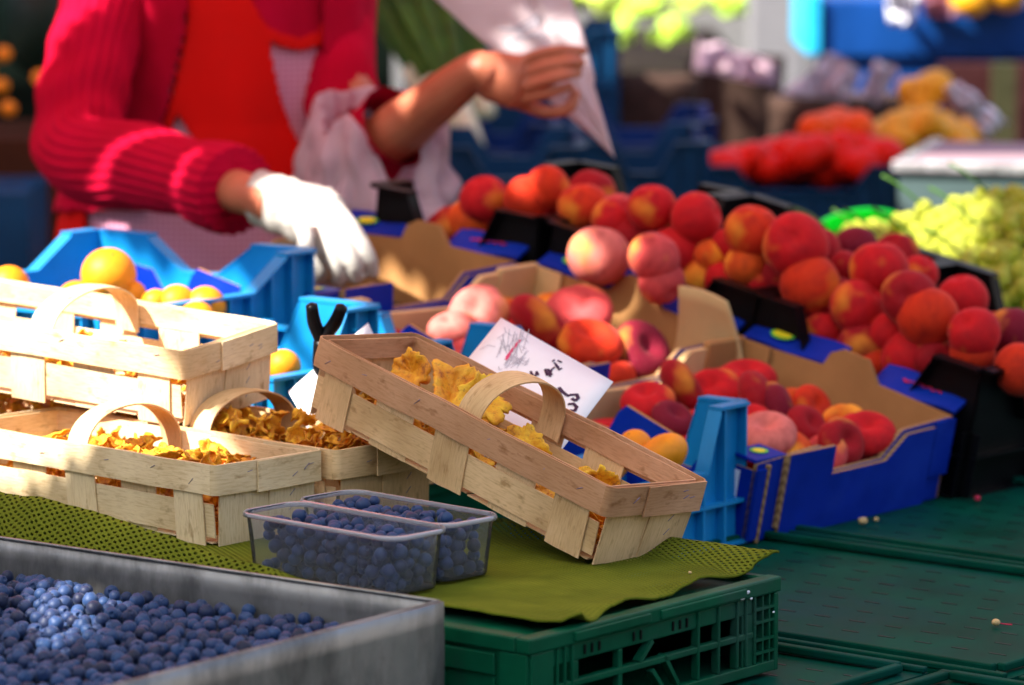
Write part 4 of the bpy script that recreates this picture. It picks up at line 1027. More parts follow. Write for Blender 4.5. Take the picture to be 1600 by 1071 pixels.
orange(950,720,70,4.2,'apricot hidden behind the tilted basket',grp='apricots')
# ------------------------------------------------------------------ price cards and clip
def card(c0,c1,c3,label,strokes,Ys=None):
    """c0 top corner, c1 right corner, c3 left corner (world)"""
    ux=(c1-c0); uy=(c3-c0); n_=ux.cross(uy).normalized()
    if n_.y>0: n_=-n_
    r=empty('price_card',Matrix.Identity(4),label=label,cat='card'); m=MB(); GG=[]
    for i in range(9):
        GG.append([c0+ux*(i/8)+uy*(j/6)+n_*(.004*math.sin(i/8*3.1)*math.sin(j/6*2)) for j in range(7)])
    m.sheet(GG,.0006); m.build('paper',PAPER,r)
    for nm,mat,wd,pl in strokes:
        m=MB()
        for P_ in pl:
            for (a,b),(c,d) in zip(P_,P_[1:]):
                A=c0+ux*a+uy*b+n_*(.004*math.sin(a*3.1)*math.sin(b*2)+.0010); B=c0+ux*c+uy*d+n_*(.004*math.sin(c*3.1)*math.sin(d*2)+.0010)
                dr=(B-A); 
                if dr.length<1e-6: continue
                q=n_.cross(dr.normalized())*wd; e=dr.normalized()*wd*.4; m.add([A-q-e,B-q+e,B+q+e,A+q-e],[(0,1,2,3)])
        m.build(nm,mat,r,smooth=False)
    return r
def C(*p): return list(p)
rs=random.Random(8)
def scrib(cx,cy,w_,h_,n,seed):
    rs=random.Random(seed); return [[(cx+rs.uniform(-w_,w_),cy+rs.uniform(-h_,h_)) for _ in range(3)] for _ in range(n)]
# card pixel corners: top (783,497), right (958,597), left (655,570), bottom (905,662)+; px-> (a,b) by solving on the card
c0=atY(783,497,4.16); c1=atY(958,597,4.02); c3=atY(645,668,4.00)
def uv_(px,py):
    A=np.array([[958-783,645-783],[597-497,668-497]],float); return tuple(np.linalg.solve(A,np.array([px-783,py-497],float)))
sx,sy=480/1067*.0,0
def cv(pts): return [uv_(680+x/5.333,480+y/5.333) for x,y in pts]
st=[('ink_writing',INK,.0011,[cv([(760,620),(790,590),(780,640),(810,610),(800,560),(835,620),(850,560),(865,590)]),
      cv([(920,540),(935,590),(965,570),(950,540),(920,540)]),cv([(925,560),(960,590),(975,540),(1000,520)]),cv([(940,550),(975,580),(960,600)]),
      cv([(985,470),(1000,455)]),cv([(1010,500),(1040,540),(1060,525)]),cv([(1030,460),(1060,475)]),cv([(1000,480),(1035,520)])]),
    ('bold_writing',INK,.0018,[cv([(1035,690),(1060,720),(1090,745),(1115,755)]),cv([(1125,745),(1180,740),(1190,770),(1165,790),(1140,775)]),
      cv([(1110,820),(1150,815),(1175,840),(1160,870),(1120,870)]),cv([(1075,880),(1110,915),(1135,910)]),cv([(1040,700),(1050,730)])]),
    ('pencil_sketch',INKG,.00035,[cv([(520+q*9+rs.uniform(-14,14),300+rs.uniform(-80,150)),(560+q*9+rs.uniform(-14,14),260+rs.uniform(-80,150))]) for q in range(26)]+
      [cv([(620+rs.uniform(-60,140),480+rs.uniform(-60,60)),(650+rs.uniform(-60,140),440+rs.uniform(-60,60))]) for q in range(26)]+[cv([(580,180),(590,220),(640,250),(680,240)]),cv([(530,520),(535,550),(560,540)]),cv([(370,370),(440,330),(500,350)])]),
    ('red_stroke',INKR,.0016,[cv([(595,460),(630,400),(665,350),(710,290)]),cv([(600,440),(650,370),(700,310)])])]
card(c0,c1,c3,'large tilted white price card with handwriting behind the tilted basket',st)
d0=atY(575,505,4.22); d1=atY(600,560,4.20); d3=atY(450,612,4.10)
card(d0,d1+(d1-d0)*.5,d3,'small white price card with a blue-black mark left of the tilted basket',[('ink_mark',INK,.0012,[[(.62,.93),(.66,.80)],[(.66,.80),(.72,.92)],[(.72,.92),(.66,.96)],[(.8,.98),(.82,.94)]])])
cl=empty('black_clip',label='black plastic spring clip with its two handles spread in a V',cat='clip')
q0=atY(500,560,4.14)
for px,py,rx in ((483,478,-1),(537,480,1)):
    m=MB(); a=atY(506 if rx>0 else 501,530,4.14); b=atY(px+ (4 if rx<0 else -3),py,4.13); mid=(a+b)/2+Vector((rx*.002,0,0))
    m.sweep([a-Vector((0,0,.012)),a,mid,b],[.0075,.0088,.0088,.0078],14,sub=5,flat=.8); m.build('clip_handle',BLACKP,cl)
m=MB(); a=atY(503,534,4.14); m.sweep([a,a-Vector((.001,0,.02)),a-Vector((.002,0,.045))],[.011,.011,.007],14,sub=4,flat=.8); m.build('clip_jaw',BLACKP,cl)
# ------------------------------------------------------------------ grapes
def grape_bunch(c,n,rad,label,seed,ax):
    rs=random.Random(seed); r=empty('grape_bunch',Matrix.Translation(c),label=label,cat='grapes',group='bunches of green grapes')
    gm=MB(); gm.ball((0,0,0),(1,1,1.15),14,10); me=gm.build('grape',GRAPE,link=False).data; P=[]
    for k in range(n*14):
        if len(P)>=n: break
        p=Vector((rs.uniform(-1,1)*rad*ax[0],rs.uniform(-1,1)*rad*ax[1],rs.random()*rad*ax[2]))
        if (p.x/ax[0])**2+(p.y/ax[1])**2+(p.z/ax[2])**2>rad*rad: continue
        if all((p-q).length>.0180 for q in P): P.append(p)
    for p in P:
        o=bpy.data.objects.new('grape',me); sc.collection.objects.link(o); o.parent=r; s=rs.uniform(.0100,.0128); o.matrix_basis=Matrix.Translation(p)@rrot(rs,1.5)@Matrix.Scale(s,4)
    m=MB(); m.sweep([(0,0,0),(-rad*.3,0,rad*.5),(-rad*.8,0,rad*.95),(-rad*1.05,.01,rad*1.1)],[.0022,.0022,.0018,.0024],8); m.build('stem',LEAF,r)
gp=Vector((.62,5.55,.80))
for k,(px,py,Y,n,rad,lab) in enumerate([(1500,385,5.55,95,.10,'sunlit bunch of green grapes on top, its stem sticking out to the left'),(1410,405,5.6,60,.075,'green grapes at the left end next to the green sheet'),(1570,400,5.45,90,.095,'shaded green grapes at the right edge'),(1490,440,5.4,90,.10,'green grapes low in front, next to the peaches'),(1590,350,5.7,80,.09,'green grapes behind at the right edge'),(1360,372,5.8,30,.05,'small cluster of green grapes before the green sheet'),(1560,460,5.3,80,.09,'lowest green grapes at the right edge')]):
    grape_bunch(atY(px,py+18,Y),n,rad,lab,k+31,(1.1,1.1,.75))
m=MB(); p=atY(1450,470,5.6); m.box(-.20,.32,-.32,.40,-.18,-.03,M=Matrix.Translation((p.x,p.y,p.z))@Matrix.Rotation(R_(-40),4,'Z'),b=.004); tag(m.build('green_tray',BRIGHTG,None,smooth=False),'green plastic tray under the grapes','tray')
m=MB(); GG=[]
for i in range(16):
    GG.append([atY(1275+165*i/15,352-26*math.sin(math.pi*(i/15))**.8*(1-j/5)+ (j*6),5.85+.02*j)+Vector((0,.10*j/5,0)) for j in range(6)])
m.sheet(GG,.002); tag(m.build('green_sheet',film('green_film',(.02,.75,.12),.5,1),None),'bright green plastic sheet edge behind the peaches','plastic sheet')
m=MB(); p=atY(1235,325,5.6); q=atY(1290,355,5.5); m.sweep([p,(p+q)/2+Vector((0,0,.004)),q],[.004,.003,.003],8); tag(m.build('grape_stalk',LEAF,None),'loose green stalk sticking up between the peaches','stalk')
# cherry stones / crumbs on the crates
for k,(px,py,r,mt,lab) in enumerate([(1556,978,.0042,'stone','pale cherry stone lying on the green crate at the right'),(1348,820,.0052,'stone','pale crumb against the foot of the blue box'),(1369,815,.0028,'stone','tiny crumb to the right of the larger one'),(1527,783,.0038,'red','small red crumb in front of the black crate'),(1078,897,.0016,'stone','tiny yellow crumb on the olive mat')]):
    z=ZT+ .001 if k<4 else ZC+.005; c=at(px,py,z); m=MB(); m.ball((0,0,r*.8),(r,r*.85,r*.8),14,10)
    if k==0: m.sweep([(r,0,r*.5),(r*2.2,.001,r*.3),(r*3.6,-.002,r*.3)],[.0007]*3,6,mi=1)
    o=m.build('crumb',[CARDP if mt=='stone' else REDP,REDP]); o.matrix_basis=Matrix.Translation(c); tag(o,lab,'crumb')
# ------------------------------------------------------------------ the vendor
per=empty('person',label='vendor in magenta ribbed cardigan and red apron, one hand gloved, the other holding a bag',cat='person')
YT=5.62
def V(px,py,Y): return atY(px,py,Y)
cx=V(345,200,YT).x
# joints
shL=V(205,-120,YT+.02); elL=V(122,232,5.42); wrL=V(395,306,5.08); knL=V(505,345,4.96)
shR=V(500,-110,YT+.13); elR=V(566,246,5.50); wrR=V(742,112,5.34); knR=V(812,130,5.33)
def fing(m,root,pts,r0,r1,M=None): m.sweep([root]+pts,[r0*1.05]+[r0+(r1-r0)*(k+1)/len(pts) for k in range(len(pts))],10,sub=4)
b=MB()
hipz=.86
b.sweep([(cx,YT+.06,.72),(cx,YT+.06,.88),(cx,YT+.05,1.05),(cx,YT+.03,1.20),(cx,YT+.03,1.32),(cx,YT+.03,1.40)],[.105,.118,.098,.10,.095,.06],28,sub=4,flat=1.42)
b.sweep([(cx,YT+.03,1.36),(cx,YT+.02,1.44),(cx,YT,1.50)],[.062,.05,.052],16,sub=4)
hc=Vector((cx,YT-.01,1.585)); b.ball(hc,(.074,.092,.112),20,14)
b.ball(hc+Vector((0,-.045,-.055)),(.052,.045,.05),14,10); b.ball(hc+Vector((0,-.098,-.015)),(.011,.016,.022),10,8)
for sx_ in (-1,1): b.ball(hc+Vector((sx_*.075,.005,-.005)),(.010,.018,.028),10,8)
for sx_ in (-1,1):
    b.sweep([(cx+sx_*.085,YT+.06,.86),(cx+sx_*.09,YT+.05,.50),(cx+sx_*.09,YT+.07,.09)],[.085,.058,.038],16)
    b.sweep([(cx+sx_*.09,YT+.09,.05),(cx+sx_*.095,YT-.02,.035),(cx+sx_*.10,YT-.10,.03)],[.035,.035,.025],12)
def arm(sh,el,wr,kn):
    c=Vector((cx,YT+.03,1.33)); b.sweep([c,sh,(sh+el)/2,el],[.05,.042,.035,.033],16); b.sweep([el,(el*2+wr)/3,(el+wr*2)/3,wr,wr+(kn-wr)*.35],[.034,.037,.031,.0255,.027],16)
arm(shL,elL,wrL,knL); arm(shR,elR,wrR,knR)
# right image hand, back of the hand to the camera, fingers over the paper bag
def hand(m,wr,kn,up,fl,scale=1.0,rf=.0088,spread=None):
    d=(kn-wr).normalized()
    m.sweep([wr,wr*.5+kn*.5,kn],[.026,.033,.036],16,sub=4,flat=.5)
hd=MB(); b.sweep([wrR,wrR*.55+knR*.45,knR],[.0262,.034,.036],16,flat=.62)
def fpath(a): return [V(*q) for q in a]
for root,pts in [((800,104,5.33),[(838,86,5.32),(876,78,5.312),(914,80,5.33)]),((812,121,5.33),[(848,106,5.312),(884,98,5.305),(911,98,5.32)]),
                 ((816,139,5.325),[(852,127,5.305),(882,119,5.30),(905,115,5.32)]),((814,157,5.33),[(846,149,5.315),(872,141,5.312),(893,134,5.325)])]:
    fing(b,V(*root),fpath(pts),.0080,.0064)
fing(b,V(792,152,5.335),fpath([(834,170,5.34),(868,176,5.33),(892,166,5.33),(899,142,5.335)]),.0098,.0074)
body=b.build('body',SKIN,per); remesh(body,.0031,3)
# glove over the left image hand
b=MB(); w0=wrL+(wrL-knL)*.05
b.sweep([wrL+(knL-wrL)*.12,wrL*.6+knL*.4,knL,knL+(knL-wrL)*.15],[.034,.037,.040,.036],20,flat=.62,fn=lambda k,t,q:1+.05*math.sin(k*46+t*1.5)+.03*math.sin(k*23+t*3))
for root,pts in [((520,322,4.95),[(552,360,4.90),(575,398,4.88),(583,430,4.89)]),((508,338,4.93),[(532,376,4.885),(552,410,4.87),(557,438,4.88)]),
                 ((492,350,4.93),[(512,388,4.88),(526,418,4.87),(530,442,4.88)]),((476,352,4.94),[(488,390,4.90),(500,418,4.89),(502,438,4.90)]),((470,345,4.90),[(478,375,4.86),(470,405,4.85),(462,425,4.86)])]:
    fing(b,V(*root),fpath(pts),.0110,.0086)
gl=b.build('glove',GLOVE,per); remesh(gl,.0032,3)
m=MB(); m.sweep([wrL+(knL-wrL)*.10,wrL+(knL-wrL)*.17,wrL+(knL-wrL)*.24],[.0355,.0350,.0345],24,flat=.64,caps=False); m.build('glove_cuff',GLOVE,gl)
# torso clothing: patches laid over the trunk
def tz(z):   # half width, half depth of clothed trunk
    k=[(.45,.235,.16),(.72,.225,.150),(.88,.205,.14),(1.0,.180,.128),(1.15,.185,.13),(1.30,.195,.12),(1.38,.15,.09),(1.42,.09,.07)]
    for (a,b_,c_),(d,e,f) in zip(k,k[1:]):
        if a<=z<=d:
            t=(z-a)/(d-a); return b_+(e-b_)*t,c_+(f-c_)*t
    return k[-1][1:]
def trunk(th,z,off):
    a,b_=tz(z); fold=1+.012*math.sin(th*9+z*14)+.008*math.sin(th*17-z*23); return Vector((cx+(a+off)*math.cos(th)*fold,YT+.05-(b_+off)*math.sin(th)*fold,z))
def patch(name,mat,inside,off,zr,th_r=(R_(-5),R_(185)),N=110,K=110,parent=per):
    m=MB(); vs=[];idx={};fs=[]
    for i in range(N+1):
        for k in range(K+1):
            th=th_r[0]+(th_r[1]-th_r[0])*i/N; z=zr[0]+(zr[1]-zr[0])*k/K; idx[i,k]=len(vs); vs.append(trunk(th,z,off))
    def px(p):
        dy=p.y*math.cos(PITCH)-(p.z-CAM_H)*math.sin(PITCH); u=p.y*math.sin(PITCH)+(p.z-CAM_H)*math.cos(PITCH); return 800+FPX*p.x/dy,535.5-FPX*u/dy
    for i in range(N):
        for k in range(K):
            c=sum((vs[idx[a]] for a in ((i,k),(i+1,k),(i+1,k+1),(i,k+1))),Vector())/4
            if inside(*px(c)): fs.append((idx[i,k],idx[i,k+1],idx[i+1,k+1],idx[i+1,k]))
    m.add(vs,fs); o=m.build(name,mat,parent); md=o.modifiers.new('t','SOLIDIFY'); md.thickness=.003; return o
def inpoly(poly):
    def f(x,y):
        c=False; n=len(poly)
        for i in range(n):
            (x0,y0),(x1,y1)=poly[i],poly[i-1]
            if (y0>y)!=(y1>y) and x<(x1-x0)*(y-y0)/(y1-y0)+x0: c=not c
        return c
    return f
patch('dress',GING,lambda x,y:True,.006,(.45,1.42),(0,R_(360)),120,90)
AP=[(300,-400),(292,20),(288,60),(268,150),(255,185),(250,235),(268,200),(276,178),(300,215),(330,262),(352,300),(420,330),(478,335),(483,250),(455,200),(438,150),(426,100),(424,62),(434,72),(470,80),(505,70),(515,45),(514,20),(500,50),(470,60),(440,54),(415,40),(395,5),(380,-50),(375,-400)]
patch('apron',REDA,inpoly(AP),.016,(.70,1.42),N=160,K=240)
patch('inner_top',KNIT,inpoly([(365,-400),(370,-50),(390,15),(412,48),(440,62),(470,68),(502,58),(518,20),(518,-400)]),.012,(.9,1.42),N=160,K=160)
AP2=[(352,250),(480,250),(478,340),(470,700),(300,700),(340,420)]
patch('apron_skirt',REDA,lambda x,y: (x<132 and y>300),.016,(.45,1.1),N=160,K=120)
CL=[(-200,-500),(300,-500),(292,0),(286,60),(262,160),(246,215),(225,330),(-200,330)]
CRt=[(505,-500),(507,40),(512,120),(508,190),(500,260),(900,260),(900,-500)]
cg=patch('cardigan',KNIT,lambda x,y:inpoly(CL)(x,y) or inpoly(CRt)(x,y),.024,(.70,1.42),(R_(-8),R_(188)),N=160,K=160)
patch('cardigan_back',KNIT,lambda x,y:True,.024,(.72,1.41),(R_(186),R_(354)),60,60,cg)
def wr_(k,t,q): return 1+.075*math.sin(q.z*95+math.sin(t*2)*2.0+q.x*40)*max(0,1-abs(k-.5)/.30)+.035*nz(q.x*14,q.y*14,q.z*14+t)
m=MB(); c=Vector((cx-.12,YT+.03,1.34)); m.sweep([c,shL,shL*.5+elL*.5+Vector((-.012,0,0)),elL*1.0+Vector((.002,0,-.002)),elL*.6+wrL*.4+Vector((0,0,.0)),elL*.30+wrL*.70,elL*.13+wrL*.87],[.082,.068,.057,.058,.053,.047,.044],120,ribs=24,rib=.034,fn=wr_,sub=18); sl_=m.build('sleeve',KNIT,per)
m=MB(); A=elL*.27+wrL*.73;Bq=elL*.10+wrL*.90; m.sweep([A,(A+Bq)/2,Bq,Bq+(Bq-A)*.02],[.0520,.0555,.0550,.049],120,ribs=24,rib=.035,sub=6,caps=False); m.build('sleeve_cuff',KNIT,sl_)
m=MB(); c=Vector((cx+.12,YT+.03,1.34)); elo=elR+Vector((-.015,.01,-.002)); m.sweep([c,shR,shR*.5+elo*.5,elo,elo*.76+wrR*.24,elo*.62+wrR*.38],[.07,.056,.050,.048,.049,.056],96,ribs=26,rib=.018,fn=wr_,sub=12,caps=False); m.build('sleeve',KNIT,per)
m=MB(); m.ball(hc+Vector((0,.022,.018)),(.088,.098,.118),20,14); m.ball(hc+Vector((0,.11,.02)),(.045,.045,.045),14,10); m.build('hair',HAIR,per)
for s_ in (-1,1):
    m=MB(); m.ball(hc+Vector((s_*.030,-.084,.004)),(.011,.008,.007),12,8); e=m.build('eye',EYE,per); m=MB(); m.ball(hc+Vector((s_*.030,-.0915,.004)),(.0045,.0025,.0045),10,6); m.build('pupil',BLACKP,e)
    m=MB(); m.sweep([(cx+s_*.09,YT+.10,.04),(cx+s_*.095,YT-.02,.035),(cx+s_*.10,YT-.11,.03)],[.043,.045,.036],14); m.build('shoe',SHOE,per)
m=MB(); m.sweep([hc+Vector((-.024,-.088,-.058)),hc+Vector((0,-.094,-.06)),hc+Vector((.024,-.088,-.058))],[.003,.006,.003],10); m.build('lips',LIP,per)
# white paper bag held point-down
def bagpt(u,v,back):
    L=V(610,-60,5.44).lerp(V(960,246,5.38),v); Rr=V(872,-60,5.44).lerp(V(960,246,5.38),v)
    if v<.62: Rr=Rr+Vector((.006,0,0))*math.sin(v*4)
    p=L.lerp(Rr,u); bul=math.sin(math.pi*u)*(.030*(1-v)**.6+.004); crease=-.010*max(0,1-abs(u-.68)/.05)*(1-v*.6)
    return p+Vector((0,(bul if back else -bul*.25-crease)+.004*nz(u*5,v*7,2),0.002*nz(u*6,v*6)))
bag=empty('paper_bag',label='white pointed paper bag with faint script held by the bare hand',cat='paper bag'); m=MB()
for back in (0,1): m.sheet([[bagpt(i/24,j/30,back) for j in range(31)] for i in range(25)],.0007)
m.build('bag_paper',BAGP,bag)
m=MB()
def onbag(px,py):
    # find u,v on the front face by pixel
    l0,l1=(610,-60),(960,246); v=(py+60)/306; u=(px-(610+350*v))/((872-610)*(1-v)+1e-6); return bagpt(min(max(u,0),1),v,0)+Vector((0,-.0012,0))
def bstroke(pts,wd=.0015):
    Q=[onbag(620+x/4.12,y/4.12) for x,y in pts]
    for a,c_ in zip(Q,Q[1:]):
        d=(c_-a); 
        if d.length<1e-6: continue
        q=Vector((0,-1,0)).cross(d.normalized())*wd; m.add([a-q,c_-q,c_+q,a+q],[(0,1,2,3)])
bstroke([(650,185),(700,195),(760,175),(800,150),(850,125),(900,90)]);bstroke([(700,190),(740,200),(770,180)],.002)
for k in range(11): bstroke([(770+k*14,215-k*8+rs.uniform(-12,12)),(780+k*14,185-k*8+rs.uniform(-12,12)),(790+k*14,220-k*8+rs.uniform(-12,12))],.0013)
for k in range(10): bstroke([(740+k*20,262-k*3+rs.uniform(-10,10)),(752+k*20,240-k*3+rs.uniform(-10,10)),(766+k*20,268-k*3+rs.uniform(-10,10))],.0013)
m.build('script_print',INKG,bag,smooth=False)
# thin white plastic bag hanging round the forearm
m=MB()
rim=[(575,150),(600,128),(640,122),(665,150),(700,170)]
cb=V(598,262,5.455)
N,K=96,40; GG=[]
for i in range(N):
    th=2*math.pi*i/N; row=[]; dth=(th-5.25+math.pi)%(2*math.pi)-math.pi
    ztop=.100-.135*math.exp(-(dth/.70)**2)-.055*math.exp(-((((th-3.6+math.pi)%(2*math.pi))-math.pi)/.5)**2)
    for j in range(K):
        f=j/(K-1); rx=(.072+.030*math.sin(min(1,f*1.5)*math.pi*.5))*(1-.35*max(0,f-.6)/.4); z=ztop+(-.115-ztop)*f; ry=rx*.62
        wob=1+.16*nz(math.cos(th)*2.0,math.sin(th)*2.0,f*3)+.20*nz(math.cos(th)*5,math.sin(th)*5,f*4.5)+.05*math.sin(th*13+f*5)*(.4+f)+.035*math.sin(th*29-f*6)
        row.append(cb+Vector((-.008+rx*wob*math.cos(th),ry*wob*math.sin(th)+.0,z+.008*nz(th*2,f*4))))
    GG.append(row)
m.sheet(GG,.0006,close=True); tag(m.build('plastic_bag',PLASTIC,None),'crumpled thin white plastic bag hanging round the vendor\'s bent forearm','plastic bag')

# ------------------------------------------------------------------ stalls behind
def zat(py,Y): return atY(800,py,Y).z
ZB=.56
bt=empty('stall_table',label='long stall table behind carrying the tomatoes and blue crates',cat='table'); m=MB(); m.box(-1.2,2.6,6.75,10.6,ZB-.03,ZB-.002); m.build('table_top',TABLE,bt,smooth=False)
for x in (-1.1,2.5):
    for y in (6.85,10.5): m=MB(); m.box(x-.03,x+.03,y-.03,y+.03,0,ZB-.03); m.build('leg',TABLE,bt,smooth=False)
def crate_at(px0,px1,ytop,Y,dep,mat,label,yb=None,low=None,rot=0,group='crates on the stalls behind'):
    A=atY(px0,ytop,Y);B=atY(px1,ytop,Y); z0=ZB if yb is None else zat(yb,Y); h=A.z-z0
    M=Matrix.Translation((A.x,Y,z0))@Matrix.Rotation(R_(rot),4,'Z')
    return ecrate(M,B.x-A.x,dep,h*.9,low or h*.8,h,.05,.05,mat,label,group=group,slope=.03)
def heap(px0,px1,py0,py1,Y,dep,n,rad,mat,name,cat,label,group,seed,squash=.85,prof=None):
    rs=random.Random(seed); mm=MB(); mm.ball((0,0,0),(1,1,squash),18,12); me=mm.build(name,mat,link=False).data
    out=[]
    for k in range(n):
        u=(k+.5)/n*1.0+rs.uniform(-.06,.06); u=(k*.618)%1; v=rs.random(); t=prof(u) if prof else 0
        Yk=Y+dep*rs.random(); px=px0+(px1-px0)*u; py=py1+(py0+t-py1)*v
        c=atY(px,py,Yk); r=rad*rs.uniform(.85,1.15); o=bpy.data.objects.new(name,me); sc.collection.objects.link(o); o.matrix_basis=Matrix.Translation(c)@rrot(rs,.8)@Matrix.Scale(r,4); o.color=rs.choice([CR['red'],CR['red'],CR['orange']])
        tag(o,label,cat,group)
TOM=plain('tomato_skin',(.70,.012,.003),.35,.2,1.2,spec=.15); TOM2=plain('tomato_orange',(.78,.09,.005),.35,.2,1.2,spec=.15); MAND=plain('yellow_fruit',(.80,.36,.012),.4,.2,1.5)
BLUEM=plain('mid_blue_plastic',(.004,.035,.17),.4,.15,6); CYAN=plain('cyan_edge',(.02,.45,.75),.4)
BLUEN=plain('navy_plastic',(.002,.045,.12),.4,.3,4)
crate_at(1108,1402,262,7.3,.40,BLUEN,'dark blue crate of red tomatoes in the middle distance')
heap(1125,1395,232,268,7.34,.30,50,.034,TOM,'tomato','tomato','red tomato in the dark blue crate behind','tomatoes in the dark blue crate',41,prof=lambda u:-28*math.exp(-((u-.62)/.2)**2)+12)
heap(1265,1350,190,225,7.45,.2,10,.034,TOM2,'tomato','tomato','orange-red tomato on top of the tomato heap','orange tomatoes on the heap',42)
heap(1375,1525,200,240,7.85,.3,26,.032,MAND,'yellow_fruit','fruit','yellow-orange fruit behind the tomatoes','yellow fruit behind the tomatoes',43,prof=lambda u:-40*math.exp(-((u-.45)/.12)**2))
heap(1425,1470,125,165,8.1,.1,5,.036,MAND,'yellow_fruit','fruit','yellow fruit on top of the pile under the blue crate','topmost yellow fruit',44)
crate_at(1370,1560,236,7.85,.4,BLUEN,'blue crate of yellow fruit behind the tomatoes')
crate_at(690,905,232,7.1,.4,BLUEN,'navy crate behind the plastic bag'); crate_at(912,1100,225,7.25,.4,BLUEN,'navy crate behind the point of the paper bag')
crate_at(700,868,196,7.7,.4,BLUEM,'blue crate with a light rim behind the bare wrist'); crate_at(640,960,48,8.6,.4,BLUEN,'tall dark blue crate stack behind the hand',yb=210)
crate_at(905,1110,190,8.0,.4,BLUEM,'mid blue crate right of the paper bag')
# steel scale tray
A=atY(1404,258,6.95); m=MB(); st=empty('steel_tray',Matrix.Translation((A.x,6.95,A.z))@Matrix.Rotation(R_(-14),4,'Z'),label='shiny stainless steel tray with a bright rim at the right behind the grapes',cat='tray')
m.box(0,.62,0,.45,-.085,-.012); m.build('tray_body',plain('pale_teal_steel',(.07,.11,.11),.3,.3,3),st,smooth=False)
m=MB(); m.box(-.01,.63,-.01,.012,-.012,.008,b=.004); m.box(-.01,.012,.012,.45,-.012,.008,b=.004); m.build('rim',STEEL,st,smooth=False)
m=MB(); m.box(.012,.62,.012,.45,-.010,.002); m.build('tray_bed',plain('mauve_tray_lining',(.30,.20,.22),.6,.1,5),st,smooth=False)
# wicker, papers
for k,(x0,x1,yt,Y,lb) in enumerate([(925,1080,120,8.8,'brown wicker basket left of the white papers'),(1085,1215,88,9.1,'tall brown wicker basket against the pale post'),(1215,1420,150,8.7,'low brown wicker basket under the crumpled papers')]):
    A=atY(x0,yt,Y);B=atY(x1,yt,Y); m=MB(); cxx=(A.x+B.x)/2; rr=(B.x-A.x)/2
    GG=[[(cxx+rr*(1+.10*f)*math.cos(t)*(1+.03*math.sin(t*20+f*40)),Y+rr*.7*math.sin(t)*(1+.1*f),ZB+(A.z-ZB)*f) for f in [j/9 for j in range(10)]] for t in [2*math.pi*i/40 for i in range(40)]]
    m.sheet(GG,.01,close=True); bk=m.build('wicker_basket',WICK,None); tag(bk,lb,'basket','wicker baskets on the stall behind')
    m=MB(); m.box(cxx-rr*.7,cxx+rr*.7,Y-rr*.3,Y+rr*.3,ZB,ZB+.01); m.build('base',WICK,bk,smooth=False)
def crump(pts,Y,mat,label,cat,seed,th=.0015,name='crumpled_paper'):
    m=MB(); a,b,c,d=[atY(x,y,Y+.02*k) for k,(x,y) in enumerate(pts)]; GG=[]
    for i in range(14):
        row=[]
        for j in range(12):
            u,v=i/13,j/11; p=a.lerp(b,u).lerp(d.lerp(c,u),v)+Vector((0,.06*nz(u*4,v*4,seed)+.10*v*0,.012*nz(u*5,v*5,seed+4))); row.append(p)
        GG.append(row)
    m.sheet(GG,th); tag(m.build(name,mat,None),label,cat)
crump([(1215,150),(1300,82),(1345,110),(1330,158)],8.5,BAGP,'pinkish white crumpled paper over the wicker basket','paper',1)
crump([(1340,150),(1370,95),(1405,108),(1375,165)],8.45,BAGP,'smaller crumpled paper right of the large one','paper',2)
crump([(1475,138),(1500,128),(1575,190),(1540,215)],7.7,PAPER,'white paper sign leaning on the yellow fruit','paper sign',3,name='paper_sign')
crump([(1090,62),(1210,95),(1215,135),(1085,110)],8.9,PLASTIC,'film lying over the brown wicker baskets','plastic film',5,name='plastic_film')
# big blue crate at the top right with things on it
A=atY(1268,88,9.9);B=atY(1640,100,9.9); zt_=zat(-20,9.9)
bb=empty('blue_crate',Matrix.Translation((A.x,9.6,ZB)),label='large deep blue crate at the top right with a cyan edge',cat='crate')
m=MB(); m.box(0,B.x-A.x,0,.5,zat(92,9.6)-ZB,zat(-2,9.6)-ZB,b=.01); m.box(.02,B.x-A.x-.02,.02,.48,0,zat(96,9.6)-ZB)
m.build('crate_body',plain('deep_blue_plastic',(.004,.05,.22),.35,.4,3),bb,smooth=False); m=MB(); m.box(-.035,-.001,-.02,.5,zat(86,9.6)-ZB,zat(-10,9.6)-ZB,b=.006); m.build('corner_post',CYAN,bb,smooth=False)
crump([(1380,-40),(1450,-40),(1425,38),(1390,40)],9.5,PAPER,'white sheet hanging over the big blue crate','paper',7); crump([(1430,-40),(1510,-40),(1510,22),(1445,30)],9.52,plain('pink_paper',(.75,.35,.45),.6),'pink sheet on the big blue crate','paper',8)
heap(1515,1585,-25,18,9.5,.05,6,.05,MAND,'yellow_fruit','fruit','orange fruit on the big blue crate at the very top right','fruit on the big blue crate',45)
# dark panel below the blue crate
m=MB(); A=atY(1470,150,9.2); m.box(A.x,A.x+.8,9.2,9.25,ZB,zat(100,9.2)); tag(m.build('dark_board',plain('dark_red_board',(.035,.006,.006),.6),None,smooth=False),'dark red board under the big blue crate at the right','board')
m=MB(); A=atY(1552,150,9.1); m.box(A.x,A.x+.05,9.1,9.15,ZB,zat(100,9.1)); tag(m.build('olive_post',plain('olive_paint',(.035,.035,.012),.6),None,smooth=False),'olive post in front of the dark red board','post')
# pale post and metal pole
m=MB(); A=atY(1172,0,10.8); B=atY(1262,0,10.8); m.box(A.x,B.x,10.8,10.95,0,2.6,b=.01); tag(m.build('pale_post',POST,None,smooth=False),'broad pale grey post at the top right of centre','post')
m=MB(); A=atY(560,0,6.9); m.sweep([(A.x,6.9,0),(A.x,6.9,1.3),(A.x,6.9,2.7)],[.017]*3,16); tag(m.build('metal_pole',plain('grey_pole',(.35,.33,.33),.5,.1),None),'grey metal pole just right of the vendor','pole')
